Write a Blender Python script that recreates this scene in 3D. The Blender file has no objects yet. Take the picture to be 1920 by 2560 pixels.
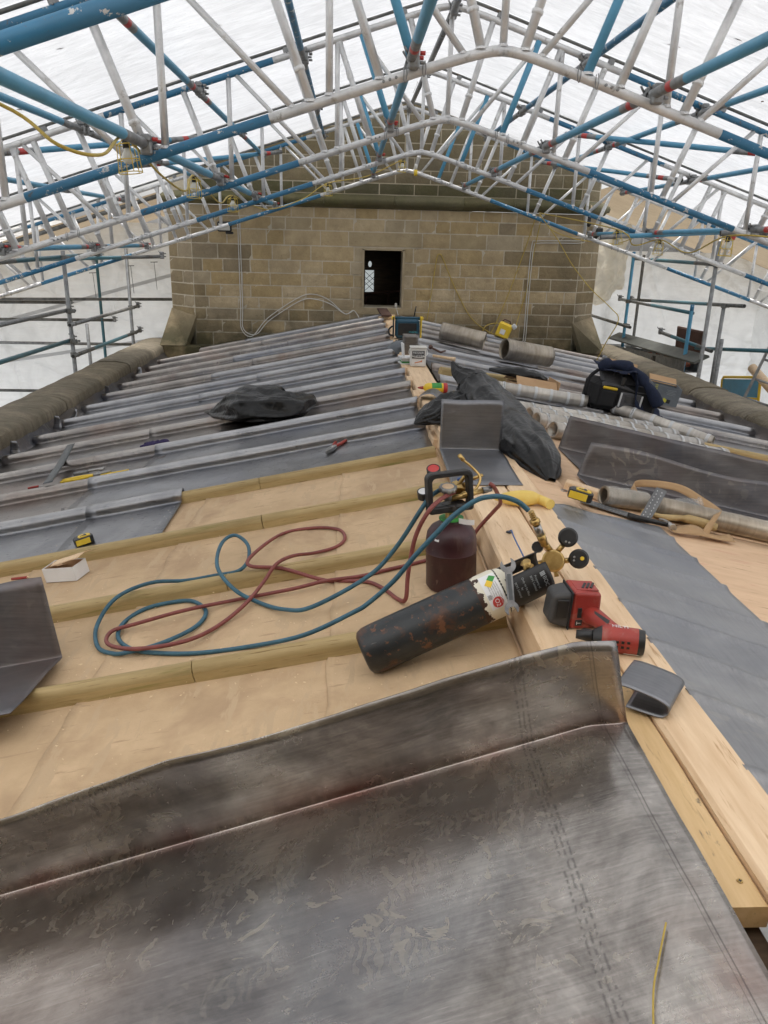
import bpy, math, random
from mathutils import Vector, Matrix, noise
from math import sin, cos, tan, pi, radians, sqrt, atan2, exp, floor
random.seed(7)
SC = bpy.context.scene
COL = SC.collection

# ------------------------------------------------------------------ camera
CAMZ = 1.05
PITCH, YAW, ROLL = radians(19.3), radians(2.83), radians(1.5)
cf = Vector((sin(YAW)*cos(PITCH), cos(YAW)*cos(PITCH), -sin(PITCH)))
cr0 = Vector((cos(YAW), -sin(YAW), 0))
cu0 = cr0.cross(cf)
cr = cr0*cos(ROLL) + cu0*sin(ROLL)
cu = cr.cross(cf)
cam_d = bpy.data.cameras.new('camera')
cam = bpy.data.objects.new('camera', cam_d)
COL.objects.link(cam)
cam.matrix_world = Matrix(((cr.x, cu.x, -cf.x, 0), (cr.y, cu.y, -cf.y, 0), (cr.z, cu.z, -cf.z, CAMZ), (0, 0, 0, 1)))
cam_d.sensor_fit = 'HORIZONTAL'
cam_d.sensor_width = 36
cam_d.lens = 36*1930/1920
cam_d.clip_start = 0.05
cam_d.clip_end = 600
SC.camera = cam

# ------------------------------------------------------------------ sky, sun, exposure
w = bpy.data.worlds.new('World'); SC.world = w; w.use_nodes = True
wn = w.node_tree
bg = wn.nodes['Background']
sky = wn.nodes.new('ShaderNodeTexSky'); sky.sky_type = 'NISHITA'; sky.sun_disc = False
SUN_EL, SUN_AZ = radians(74), radians(0)     # azimuth measured clockwise from +Y
sky.sun_elevation = SUN_EL; sky.sun_rotation = SUN_AZ
sky.air_density = 1.0; sky.dust_density = 4.0
hs = wn.nodes.new('ShaderNodeHueSaturation'); hs.inputs['Saturation'].default_value = 0.22   # overcast: grey, not blue
wn.links.new(sky.outputs[0], hs.inputs['Color']); wn.links.new(hs.outputs[0], bg.inputs['Color'])
bg.inputs['Strength'].default_value = 0.15
sd = bpy.data.lights.new('sun', 'SUN'); sd.energy = 1.5; sd.angle = radians(28); sd.color = (1, .96, .9)
so = bpy.data.objects.new('sun', sd); COL.objects.link(so)
sv = Vector((sin(SUN_AZ)*cos(SUN_EL), cos(SUN_AZ)*cos(SUN_EL), sin(SUN_EL)))
so.rotation_euler = (-sv).to_track_quat('-Z', 'Y').to_euler()
so.location = (0, -5, 9)
SC.view_settings.view_transform = 'Standard'
SC.view_settings.look = 'None'
SC.view_settings.gamma = 1
SC.view_settings.exposure = 0.88
SC.cycles.max_bounces = 10
SC.cycles.diffuse_bounces = 5
SC.cycles.transmission_bounces = 6
SC.cycles.transparent_max_bounces = 12
SC.cycles.use_denoising = True

# ------------------------------------------------------------------ helpers
def tag(o, label=None, cat=None, group=None, kind=None):
    if label: o['label'] = label
    if cat: o['category'] = cat
    if group: o['group'] = group
    if kind: o['kind'] = kind
    return o

def empty(name, M=None, label=None, cat=None, group=None):
    o = bpy.data.objects.new(name, None); COL.objects.link(o)
    o.empty_display_size = .05
    if M is not None: o.matrix_world = M
    return tag(o, label, cat, group)

def copy_tree(o, parent=None):
    c = o.copy(); COL.objects.link(c)
    if parent is not None: c.parent = parent
    for ch in list(o.children): copy_tree(ch, c)
    return c

def frame(P, X=(1, 0, 0), Z=(0, 0, 1), keepx=False):
    Z = Vector(Z).normalized(); X = Vector(X).normalized()
    if keepx: Z = (Z - X*Z.dot(X)).normalized()
    else: X = (X - Z*X.dot(Z)).normalized()
    Y = Z.cross(X)
    P = Vector(P)
    return Matrix(((X.x, Y.x, Z.x, P.x), (X.y, Y.y, Z.y, P.y), (X.z, Y.z, Z.z, P.z), (0, 0, 0, 1)))

class MB:
    def __init__(s): s.v = []; s.f = []; s.m = []; s.sm = []; s.uv = {}
    def add(s, vs, fs, mi=0, smooth=False, M=None):
        b = len(s.v)
        for p in vs:
            p = Vector(p)
            if M is not None: p = M @ p
            s.v.append(p[:])
        for f in fs:
            s.f.append(tuple(b+i for i in f)); s.m.append(mi); s.sm.append(smooth)
        return s
    def box(s, c, d, mi=0, M=None, R=None, bev=0.0):
        x, y, z = d[0]/2, d[1]/2, d[2]/2
        if bev > 0:
            b = min(bev, x*.9, y*.9, z*.9); vs = []; 
            for sx in (-1, 1):
                for sy in (-1, 1):
                    for sz in (-1, 1):
                        vs += [(sx*x, sy*(y-b), sz*(z-b)), (sx*(x-b), sy*y, sz*(z-b)), (sx*(x-b), sy*(y-b), sz*z)]
            def ix(a, b_, c_, k): return ((a > 0)*4+(b_ > 0)*2+(c_ > 0))*3+k
            fs = []
            for sg in (-1, 1):
                q = [ix(sg, -1, -1, 0), ix(sg, 1, -1, 0), ix(sg, 1, 1, 0), ix(sg, -1, 1, 0)]; fs.append(q if sg > 0 else q[::-1])
                q = [ix(-1, sg, -1, 1), ix(-1, sg, 1, 1), ix(1, sg, 1, 1), ix(1, sg, -1, 1)]; fs.append(q if sg > 0 else q[::-1])
                q = [ix(-1, -1, sg, 2), ix(1, -1, sg, 2), ix(1, 1, sg, 2), ix(-1, 1, sg, 2)]; fs.append(q if sg > 0 else q[::-1])
            for a in (-1, 1):
                for b_ in (-1, 1):
                    fs.append([ix(a, b_, -1, 0), ix(a, b_, 1, 0), ix(a, b_, 1, 1), ix(a, b_, -1, 1)][::(1 if a*b_ < 0 else -1)])
                    fs.append([ix(a, -1, b_, 0), ix(a, 1, b_, 0), ix(a, 1, b_, 2), ix(a, -1, b_, 2)][::(1 if a*b_ > 0 else -1)])
                    fs.append([ix(-1, a, b_, 1), ix(1, a, b_, 1), ix(1, a, b_, 2), ix(-1, a, b_, 2)][::(1 if a*b_ < 0 else -1)])
                    for c_ in (-1, 1):
                        fs.append([ix(a, b_, c_, 0), ix(a, b_, c_, 1), ix(a, b_, c_, 2)][::(1 if a*b_*c_ > 0 else -1)])
        else:
            vs = [(sx*x, sy*y, sz*z) for sx in (-1, 1) for sy in (-1, 1) for sz in (-1, 1)]
            fs = [(0, 1, 3, 2), (4, 6, 7, 5), (0, 4, 5, 1), (2, 3, 7, 6), (0, 2, 6, 4), (1, 5, 7, 3)]
        T = Matrix.Translation(c)
        if R is not None: T = T @ (R if len(R) == 4 else R.to_4x4())
        if M is not None: T = M @ T
        return s.add(vs, fs, mi, False, T)
    def tube(s, pts, r, n=10, mi=0, cap=True, M=None, closed=False):
        pts = [Vector(p) for p in pts]; k = len(pts); rr = r if isinstance(r, (list, tuple)) else [r]*k
        T = []
        for i in range(k):
            a = pts[(i-1) % k] if (i > 0 or closed) else pts[i]; b = pts[(i+1) % k] if (i < k-1 or closed) else pts[i]
            d = b-a; T.append(d.normalized() if d.length > 1e-9 else Vector((0, 0, 1)))
        up = Vector((0, 0, 1)) if abs(T[0].z) < .9 else Vector((1, 0, 0))
        u = T[0].cross(up).normalized(); vs = []; 
        for i in range(k):
            u = (u - T[i]*u.dot(T[i])).normalized(); w_ = T[i].cross(u)
            for j in range(n):
                a = 2*pi*j/n; vs.append(pts[i] + (u*cos(a)+w_*sin(a))*rr[i])
        fs = []
        for i in range(k if closed else k-1):
            i2 = (i+1) % k
            for j in range(n):
                j2 = (j+1) % n; fs.append((i*n+j, i*n+j2, i2*n+j2, i2*n+j))
        s.add(vs, fs, mi, True, M)
        if cap and not closed:
            b = len(s.v)-k*n
            s.f.append(tuple(b+j for j in range(n))[::-1]); s.m.append(mi); s.sm.append(False)
            s.f.append(tuple(b+(k-1)*n+j for j in range(n))); s.m.append(mi); s.sm.append(False)
        return s
    def lathe(s, prof, n=24, mi=0, M=None, smooth=True, mis=None):
        vs = []; fs = []
        if smooth:
            pr = [prof[0]]; ms = []
            for i in range(1, len(prof)):
                pr.append(prof[i]); ms.append(mis[i-1] if mis else mi)
                if i < len(prof)-1:
                    a_ = atan2(prof[i][1]-prof[i-1][1], prof[i][0]-prof[i-1][0]); b_ = atan2(prof[i+1][1]-prof[i][1], prof[i+1][0]-prof[i][0])
                    d_ = abs((a_-b_+pi) % (2*pi)-pi)
                    if d_ > radians(38): pr.append(prof[i]); ms.append(None)
            prof = pr; mis = ms
        k = len(prof)
        for (r, z) in prof:
            for j in range(n):
                a = 2*pi*j/n; vs.append((r*cos(a), r*sin(a), z))
        b0 = len(s.f)
        mm_ = []
        for i in range(k-1):
            if mis and mis[i] is None: continue
            for j in range(n):
                j2 = (j+1) % n; fs.append((i*n+j, i*n+j2, (i+1)*n+j2, (i+1)*n+j)); mm_.append(mis[i] if mis else mi)
        s.add(vs, fs, mi, smooth, M)
        if mis:
            for q, v_ in enumerate(mm_): s.m[b0+q] = v_
        return s
    def grid(s, nu, nv, fn, mi=0, smooth=True, M=None, uv=None, flip=False):
        vs = [fn(i/nu, j/nv) for j in range(nv+1) for i in range(nu+1)]
        fs = []
        for j in range(nv):
            for i in range(nu):
                q = (j*(nu+1)+i, j*(nu+1)+i+1, (j+1)*(nu+1)+i+1, (j+1)*(nu+1)+i)
                fs.append(q[::-1] if flip else q)
        b = len(s.v); s.add(vs, fs, mi, smooth, M)
        if uv:
            for j in range(nv+1):
                for i in range(nu+1): s.uv[b+j*(nu+1)+i] = uv(i/nu, j/nv)
        return s
    def prism(s, poly, z0, z1, mi=0, M=None, smooth=False):
        n = len(poly); vs = [(p[0], p[1], z0) for p in poly]+[(p[0], p[1], z1) for p in poly]
        fs = [tuple(range(n))[::-1], tuple(range(n, 2*n))]
        s.add(vs, fs, mi, False, M); b = len(s.v)-2*n
        for i in range(n):
            j = (i+1) % n; s.f.append((b+i, b+j, b+n+j, b+n+i)); s.m.append(mi); s.sm.append(smooth)
        return s
    def sphere(s, c, r, nu=12, nv=8, mi=0, M=None):
        r = r if isinstance(r, (tuple, list)) else (r, r, r)
        def fn(u, v):
            a = 2*pi*u; b = pi*(v-.5); return (c[0]+r[0]*cos(b)*cos(a), c[1]+r[1]*cos(b)*sin(a), c[2]+r[2]*sin(b))
        return s.grid(nu, nv, fn, mi, True, M)
    def mesh(s, name, mats):
        me = bpy.data.meshes.new(name)
        me.from_pydata(s.v, [], s.f)
        for m_ in (mats if isinstance(mats, (list, tuple)) else [mats]): me.materials.append(m_)
        me.polygons.foreach_set('material_index', s.m); me.polygons.foreach_set('use_smooth', s.sm)
        if s.uv:
            l = me.uv_layers.new(name='UVMap')
            for lp in me.loops: l.data[lp.index].uv = s.uv.get(lp.vertex_index, (0, 0))
        me.update(); return me
    def build(s, name, mats, parent=None, M=None, solid=0.0, sub=0, off=-1.0):
        o = bpy.data.objects.new(name, s.mesh(name, mats)); COL.objects.link(o)
        if parent is not None: o.parent = parent
        if M is not None:
            if parent is None: o.matrix_world = M
            else: o.matrix_local = M
        if sub:
            m_ = o.modifiers.new('sub', 'SUBSURF'); m_.levels = sub; m_.render_levels = sub
        if solid:
            m_ = o.modifiers.new('solid', 'SOLIDIFY'); m_.thickness = solid; m_.offset = off
        return o

def obj(name, me, parent=None, M=None):
    o = bpy.data.objects.new(name, me); COL.objects.link(o)
    if parent is not None: o.parent = parent
    if M is not None:
        if parent is None: o.matrix_world = M
        else: o.matrix_local = M
    return o

def catmull(pts, n=8, closed=False):
    pts = [Vector(p) for p in pts]; out = []; k = len(pts)
    for i in range(k if closed else k-1):
        p0 = pts[(i-1) % k] if (closed or i > 0) else pts[0]; p1 = pts[i]; p2 = pts[(i+1) % k]
        p3 = pts[(i+2) % k] if (closed or i < k-2) else pts[-1]
        for j in range(n):
            t = j/n
            out.append(.5*((2*p1)+(-p0+p2)*t+(2*p0-5*p1+4*p2-p3)*t*t+(-p0+3*p1-3*p2+p3)*t**3))
    if not closed: out.append(pts[-1])
    return out

def rnd(a, b): return random.uniform(a, b)
def RZ(a): return Matrix.Rotation(a, 4, 'Z')
def RX(a): return Matrix.Rotation(a, 4, 'X')
def RY(a): return Matrix.Rotation(a, 4, 'Y')
def TR(x, y, z): return Matrix.Translation((x, y, z))

def text_mesh(body, size, mat, align='CENTER', extrude=0.0002, space=1.0):
    cu_ = bpy.data.curves.new('lettering', 'FONT'); cu_.body = body; cu_.size = size; cu_.align_x = align; cu_.align_y = 'CENTER'
    cu_.extrude = extrude; cu_.resolution_u = 3; cu_.space_character = space
    o = bpy.data.objects.new('lettering', cu_); COL.objects.link(o)
    dg = bpy.context.evaluated_depsgraph_get(); me = bpy.data.meshes.new_from_object(o.evaluated_get(dg))
    bpy.data.objects.remove(o); bpy.data.curves.remove(cu_)
    me.materials.clear(); me.materials.append(mat)
    return me

# ------------------------------------------------------------------ materials
def nn(nt, t, **kw):
    n = nt.nodes.new(t)
    for k, v in kw.items():
        if hasattr(n, k) and k not in n.inputs: setattr(n, k, v)
        else: n.inputs[k].default_value = v
    return n
def c4(c): return (c[0], c[1], c[2], 1)
def coords(nt, stretch=(1, 1, 1), kind='Object', rot=(0, 0, 0)):
    tc = nn(nt, 'ShaderNodeTexCoord'); mp = nn(nt, 'ShaderNodeMapping')
    mp.inputs['Scale'].default_value = stretch; mp.inputs['Rotation'].default_value = rot
    nt.links.new(tc.outputs[kind], mp.inputs['Vector']); return mp.outputs[0]
def tex_noise(nt, vec, scale, detail=5, rough=.6, dist=0):
    n = nn(nt, 'ShaderNodeTexNoise'); n.inputs['Scale'].default_value = scale; n.inputs['Detail'].default_value = detail
    n.inputs['Roughness'].default_value = rough; n.inputs['Distortion'].default_value = dist
    if vec is not None: nt.links.new(vec, n.inputs['Vector'])
    return n.outputs['Fac']
def ramp(nt, fac, stops):
    r = nn(nt, 'ShaderNodeValToRGB'); e = r.color_ramp.elements
    while len(e) < len(stops): e.new(.5)
    for i, (p, c) in enumerate(stops):
        e[i].position = p; e[i].color = c4(c) if isinstance(c, (tuple, list)) else (c, c, c, 1)
    nt.links.new(fac, r.inputs['Fac']); return r.outputs['Color']
def mixc(nt, fac, a, b, blend='MIX'):
    m_ = nn(nt, 'ShaderNodeMix'); m_.data_type = 'RGBA'; m_.blend_type = blend
    for s, v in ((m_.inputs[0], fac), (m_.inputs[6], a), (m_.inputs[7], b)):
        if hasattr(v, 'node'): nt.links.new(v, s)
        else: s.default_value = c4(v) if isinstance(v, (tuple, list)) else v
    return m_.outputs[2]
def mth(nt, op, a, b=None, c=None):
    m_ = nn(nt, 'ShaderNodeMath'); m_.operation = op
    for i, v in enumerate((a, b, c)):
        if v is None: continue
        if hasattr(v, 'node'): nt.links.new(v, m_.inputs[i])
        else: m_.inputs[i].default_value = v
    return m_.outputs[0]
def newmat(name):
    m_ = bpy.data.materials.new(name); m_.use_nodes = True; nt = m_.node_tree
    return m_, nt, nt.nodes['Principled BSDF']
def setbump(nt, bs, h, strength=.3, dist=.01):
    b = nn(nt, 'ShaderNodeBump'); b.inputs['Strength'].default_value = strength; b.inputs['Distance'].default_value = dist
    nt.links.new(h, b.inputs['Height']); nt.links.new(b.outputs[0], bs.inputs['Normal'])

def M2(name, a, b, scale=8, rough=.6, metal=0.0, bump=0.0, bscale=None, stretch=(1, 1, 1), lo=.35, hi=.65, spots=None, rv=.12, kind='Object', spec=.5, bdist=.01, objvar=0.0, rot=(0, 0, 0), coat=0):
    """two-tone noise material; spots = list of (colour, scale, lo, hi[, stretch])"""
    m_, nt, bs = newmat(name); vec = coords(nt, stretch, kind, rot)
    f = tex_noise(nt, vec, scale, 6, .62)
    col = ramp(nt, f, [(lo, a), (hi, b)])
    for sp in (spots or []):
        v2 = coords(nt, sp[4], kind, rot) if len(sp) > 4 else vec
        g = tex_noise(nt, v2, sp[1], 5, .65, .3)
        col = mixc(nt, ramp(nt, g, [(sp[2], 0.0), (sp[3], 1.0)]), col, sp[0])
    if objvar:
        oi = nn(nt, 'ShaderNodeObjectInfo'); k = mth(nt, 'MULTIPLY_ADD', oi.outputs['Random'], objvar*2, 1-objvar)
        hv = nn(nt, 'ShaderNodeHueSaturation'); nt.links.new(col, hv.inputs['Color']); nt.links.new(k, hv.inputs['Value']); col = hv.outputs[0]
    nt.links.new(col, bs.inputs['Base Color'])
    bs.inputs['Metallic'].default_value = metal
    bs.inputs['Specular IOR Level'].default_value = spec
    if coat: bs.inputs['Coat Weight'].default_value = coat
    nt.links.new(mth(nt, 'MULTIPLY_ADD', f, rv*2, rough-rv), bs.inputs['Roughness'])
    if bump:
        h = tex_noise(nt, vec, bscale or scale*5, 6, .65); setbump(nt, bs, h, bump, bdist)
    return m_

MT = {}
MT['alu'] = M2('aluminium tube', (.58, .58, .58), (.78, .78, .77), 9, .45, .40, .08, 120, spots=[((.32, .30, .27), 14, .6, .72)])
MT['galv'] = M2('galvanised steel', (.20, .205, .21), (.33, .335, .33), 14, .5, .6, .1, 90, spots=[((.16, .12, .09), 10, .62, .72)])
MT['galvdark'] = M2('weathered galvanised steel', (.10, .105, .10), (.22, .22, .21), 10, .6, .4, .1, 90, spots=[((.12, .07, .04), 8, .6, .7)])
def paint(name, c, worn=.64, metal=0.0):
    return M2(name, tuple(x*.8 for x in c), c, 7, .42, metal, .05, 80, spots=[((.55, .55, .53), 22, worn, worn+.03, (1, 1, 1)), ((.10, .11, .12), 16, worn+.04, worn+.09)])
MT['blue'] = paint('worn blue paint', (.036, .185, .335), .61)
MT['ltblue'] = paint('light blue paint', (.105, .345, .53), .73)
MT['teal'] = paint('faded teal paint', (.05, .16, .20), .70)
MT['redtape'] = M2('red sticker', (.45, .03, .03), (.5, .06, .05), 10, .45)
MT['whitetape'] = M2('white sticker', (.7, .7, .7), (.78, .78, .77), 10, .45)
MT['wooddeal'] = M2('new sawn softwood', (.64, .44, .26), (.80, .605, .40), 3, .62, 0, .15, 30, stretch=(14, 1.2, 14), lo=.3, hi=.7, spots=[((.42, .23, .10), 4, .60, .72, (22, 1.5, 22)), ((.07, .06, .055), 30, .70, .74, (1, .35, 1)), ((.55, .25, .18), 6, .70, .8, (1, 1, 1))])
MT['woodmould'] = M2('stained softwood plank', (.56, .37, .17), (.70, .50, .27), 3, .66, 0, .15, 30, stretch=(14, 1.2, 14), lo=.3, hi=.7, spots=[((.08, .07, .06), 26, .60, .68, (1, .4, 1)), ((.22, .13, .07), 7, .66, .72), ((.36, .22, .10), 5, .6, .75, (18, 1.5, 18))])
MT['sawdust'] = M2('sawdust', (.60, .45, .26), (.78, .62, .40), 40, .8)
MT['wooddark'] = M2('dark roof timber', (.05, .03, .018), (.11, .07, .04), 6, .75, 0, .2, 40, stretch=(1, 8, 8))
MT['batten'] = M2('treated green tinted batten', (.34, .245, .10), (.50, .375, .18), 3, .6, 0, .12, 30, stretch=(1.2, 16, 16), lo=.3, hi=.7, spots=[((.20, .125, .04), 5, .60, .7, (1.5, 24, 24)), ((.09, .05, .02), 9, .72, .76), ((.24, .21, .06), 2, .58, .72)], objvar=.08)
MT['ply'] = M2('plywood sheet', (.60, .39, .23), (.73, .51, .325), 2.2, .62, 0, .08, 60, stretch=(2, 9, 2), lo=.3, hi=.7, spots=[((.40, .23, .12), 5, .60, .72, (2, 14, 2)), ((.06, .05, .045), 24, .72, .76), ((.58, .27, .19), 2.4, .60, .75)])
MT['underlay'] = M2('brown building paper', (.48, .336, .195), (.585, .42, .255), 5, .85, 0, .35, 160, spots=[((.38, .255, .15), 2.2, .52, .72), ((.42, .29, .17), 7, .60, .66, (1, 6, 1)), ((.50, .36, .22), 4, .55, .60, (5, 1, 1)), ((.62, .49, .31), 90, .70, .74), ((.20, .12, .06), 60, .74, .77)], bdist=.004)
MT['cardboard'] = M2('cardboard', (.44, .27, .14), (.52, .34, .19), 6, .8, 0, .1, 90)
MT['whitecard'] = M2('white card', (.70, .70, .70), (.78, .78, .78), 6, .7)
MT['greyprint'] = M2('grey printed card', (.13, .15, .17), (.19, .21, .23), 5, .6)
m_, nt, bs = newmat('black polythene'); vec = coords(nt, (1, 1, 1)); bs.inputs['Base Color'].default_value = (.003, .003, .0032, 1); bs.inputs['Roughness'].default_value = .33; bs.inputs['Specular IOR Level'].default_value = .42
rid = lambda sc_, di_: mth(nt, 'ABSOLUTE', mth(nt, 'SUBTRACT', tex_noise(nt, vec, sc_, 2, .5, di_), .5))
setbump(nt, bs, mth(nt, 'ADD', mth(nt, 'MULTIPLY', rid(7, .8), 1.0), mth(nt, 'ADD', mth(nt, 'MULTIPLY', rid(15, 1.0), .35), mth(nt, 'MULTIPLY', rid(34, .8), .03))), .34, .04); MT['blackbag'] = m_
MT['black'] = M2('black plastic', (.010, .010, .011), (.018, .018, .018), 30, .42, 0, .06, 200)
MT['rubber'] = M2('black rubber', (.012, .012, .012), (.025, .024, .023), 30, .65)
MT['grey'] = M2('mid grey plastic', (.13, .14, .15), (.17, .18, .19), 20, .45)
MT['greyfab'] = M2('dark grey fabric', (.06, .06, .065), (.09, .09, .095), 90, .85, 0, .3, 400)
MT['blackfab'] = M2('black fabric', (.008, .008, .009), (.016, .016, .017), 90, .85, 0, .3, 400)
MT['navy'] = M2('navy cotton', (.005, .010, .030), (.012, .020, .050), 40, .9, 0, .25, 300)
MT['purple'] = M2('dark purple cloth', (.018, .012, .055), (.035, .022, .09), 40, .9, 0, .3, 300)
MT['red'] = M2('dusty red plastic', (.27, .026, .02), (.36, .045, .032), 14, .48, 0, .04, 200, spots=[((.36, .20, .15), 16, .56, .85)])
MT['darkgrey'] = M2('charcoal grip', (.035, .035, .037), (.06, .058, .056), 30, .6, 0, .1, 300, spots=[((.14, .12, .10), 10, .62, .8)])
MT['yellow'] = M2('yellow plastic', (.72, .48, .02), (.80, .56, .05), 12, .45)
MT['paleyellow'] = M2('dull yellow plastic', (.72, .50, .10), (.80, .60, .17), 8, .5, spots=[((.5, .36, .12), 10, .62, .8)])
MT['cableyellow'] = M2('dusty yellow cable', (.42, .30, .05), (.52, .38, .08), 14, .55)
MT['cageyellow'] = M2('yellow wire', (.62, .46, .06), (.7, .52, .1), 14, .5)
MT['whitecable'] = M2('white cable', (.55, .54, .50), (.66, .65, .61), 12, .5)
MT['bluehose'] = M2('blue rubber hose', (.022, .085, .125), (.045, .135, .19), 16, .55, 0, .05, 200)
MT['redhose'] = M2('dull red rubber hose', (.16, .035, .03), (.24, .065, .055), 16, .55, 0, .05, 200)
MT['maroon'] = M2('scuffed maroon cylinder paint', (.030, .007, .010), (.055, .013, .017), 8, .42, 0, .05, 120, spots=[((.10, .06, .05), 11, .55, .70, (1, 1, .35)), ((.20, .14, .12), 26, .66, .70), ((.015, .006, .006), 5, .55, .7)])
MT['oxyblack'] = M2('rusty black cylinder paint', (.010, .012, .014), (.022, .026, .028), 8, .38, 0, .12, 60, spots=[((.045, .06, .065), 7, .58, .75), ((.070, .028, .013), 11, .53, .62), ((.13, .055, .026), 38, .59, .63), ((.16, .15, .14), 22, .70, .73, (1, 1, .2))])
MT['steel'] = M2('tool steel', (.30, .30, .30), (.48, .47, .45), 18, .32, .9, .05, 200, spots=[((.10, .08, .07), 14, .62, .7)])
MT['toolsteel'] = M2('dull forged steel', (.13, .13, .135), (.26, .26, .26), 24, .36, .85, .05, 200, spots=[((.07, .05, .04), 14, .62, .7)])
MT['darksteel'] = M2('dark steel', (.07, .075, .08), (.13, .14, .145), 14, .45, .6)
MT['brass'] = M2('brass', (.40, .26, .09), (.60, .42, .17), 26, .34, .9, .05, 200, spots=[((.16, .10, .05), 16, .6, .75)])
MT['squaresteel'] = M2('grey punched steel', (.12, .125, .13), (.19, .195, .20), 14, .5, .4)
MT['oldyellow'] = M2('yellowed wood', (.40, .28, .12), (.52, .38, .18), 9, .55)
MT['brown'] = M2('brown board', (.06, .03, .022), (.11, .06, .045), 8, .7)
MT['brickred'] = M2('red brick', (.20, .055, .03), (.30, .10, .055), 10, .85, 0, .2)
MT['slate'] = M2('dark slate', (.06, .065, .06), (.11, .115, .10), 6, .6, 0, .2)
MT['helmet'] = M2('grey safety helmet', (.10, .115, .13), (.13, .145, .16), 8, .38)
MT['makblue'] = M2('petrol blue plastic', (.008, .055, .095), (.014, .075, .12), 10, .45)
MT['white'] = M2('white plastic', (.62, .61, .58), (.72, .71, .68), 8, .4)
MT['paper'] = M2('brown paper strip', (.36, .225, .11), (.45, .29, .15), 5, .8, 0, .1, 60)
MT['tapegrey'] = M2('pale grey tape', (.50, .51, .52), (.62, .63, .63), 8, .5)
MT['lampglass'] = M2('frosted bulb', (.55, .55, .5), (.65, .65, .6), 8, .3)
MT['bluewire'] = M2('blue wire', (.06, .12, .30), (.08, .15, .35), 8, .5)
MT['tealtext'] = M2('teal print', (.05, .32, .38), (.06, .36, .42), 8, .5)
MT['print'] = M2('black print', (.02, .02, .02), (.03, .03, .03), 8, .6)
MT['printwhite'] = M2('white print', (.7, .7, .7), (.75, .75, .75), 8, .6)
MT['printgrey'] = M2('faded print', (.28, .30, .31), (.36, .38, .39), 8, .6)
MT['printyellow'] = M2('yellow print', (.65, .6, .06), (.7, .65, .08), 8, .6)
MT['printgreen'] = M2('green print', (.04, .26, .05), (.05, .30, .06), 8, .6)
MT['orange'] = M2('copper print', (.6, .2, .06), (.65, .25, .08), 8, .6)
MT['leaf'] = M2('dead leaf', (.16, .085, .04), (.24, .14, .07), 30, .8)
MT['beige'] = M2('beige tarpaulin', (.33, .27, .19), (.40, .33, .24), 3, .8, 0, .1, 8)
MT['ground'] = M2('paved ground', (.20, .195, .185), (.28, .275, .26), 1.5, .95)
MT['clear'] = None

def lead(name, a, b, streak=(1.2, 40, 40), smudge=.5, rough=.42, metal=.8, uv=False, ang=0, oxide=None, sm_col=(.50, .46, .39), bump=.06, burnish_highlight=None):
    m_, nt, bs = newmat(name); kind = 'UV' if uv else 'Object'
    v1 = coords(nt, streak, kind); v0 = coords(nt, (1, 1, 1), kind)
    st = tex_noise(nt, v1, 3, 5, .6); cl = tex_noise(nt, v0, 3.2, 5, .6, .6)
    f = mth(nt, 'ADD', mth(nt, 'MULTIPLY', st, .38), mth(nt, 'MULTIPLY', cl, .62))
    col = ramp(nt, f, [(.33, a), (.66, b)])
    # rubbed bright smears
    wv = nn(nt, 'ShaderNodeTexNoise'); wv.inputs['Scale'].default_value = 11; wv.inputs['Detail'].default_value = 2; wv.inputs['Distortion'].default_value = 2.2
    nt.links.new(v0, wv.inputs['Vector'])
    msk = tex_noise(nt, v0, 2.1, 3, .5)
    sm = mth(nt, 'MULTIPLY', ramp(nt, wv.outputs['Fac'], [(.565, 0.0), (.60, 1.0)]), ramp(nt, msk, [(.48, 0.0), (.62, 1.0)]))
    sm = mth(nt, 'MULTIPLY', sm, smudge)
    col = mixc(nt, sm, col, sm_col)
    bl = tex_noise(nt, v0, 1.3, 3, .5)
    col = mixc(nt, mth(nt, 'MULTIPLY', ramp(nt, bl, [(.5, 0.0), (.72, 1.0)]), .5), col, (.16, .18, .23))
    if burnish_highlight:  # roll crests coloured brighter: dressing burnish plus a painted highlight
        at = nn(nt, 'ShaderNodeAttribute'); at.attribute_name = 'burnish_highlight'; wf = mth(nt, 'MULTIPLY', at.outputs['Fac'], ramp(nt, cl, [(.3, .45), (.6, 1.0)]))
        col = mixc(nt, wf, col, burnish_highlight)
    if oxide: col = mixc(nt, mth(nt, 'MULTIPLY', ramp(nt, tex_noise(nt, v0, 1.7, 4, .6, .4), [(.50, 0.0), (.68, 1.0)]), oxide[1]), col, oxide[0])
    bs.inputs['Metallic'].default_value = metal
    r = mth(nt, 'ADD', mth(nt, 'MULTIPLY_ADD', st, .24, rough-.12), mth(nt, 'MULTIPLY', sm, .12))
    nt.links.new(r, bs.inputs['Roughness'])
    h = mth(nt, 'ADD', mth(nt, 'MULTIPLY', st, .35), cl); setbump(nt, bs, h, bump, .02)
    nt.links.new(col, bs.inputs['Base Color'])
    return m_, nt, bs, col, v0
MT['lead'] = lead('milled lead sheet', (.135, .125, .12), (.32, .295, .275), smudge=.3, metal=.95, rough=.31, burnish_highlight=(.47, .44, .405), oxide=((.24, .17, .14), .55))[0]
MT['leadnew'] = lead('bright new lead sheet', (.17, .175, .19), (.34, .34, .35), smudge=.15, rough=.31, metal=.95, burnish_highlight=(.50, .495, .495))[0]
MT['leadflat'] = lead('flat bluish lead sheet', (.22, .222, .232), (.38, .378, .38), streak=(40, 1.2, 40), smudge=.15, rough=.42, bump=.25)[0]
MT['leadroll'] = lead('handled lead roll', (.20, .165, .12), (.50, .44, .36), streak=(18, 1, 1), smudge=.3, rough=.4, metal=.75, oxide=((.12, .10, .08), .7))[0]
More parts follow.
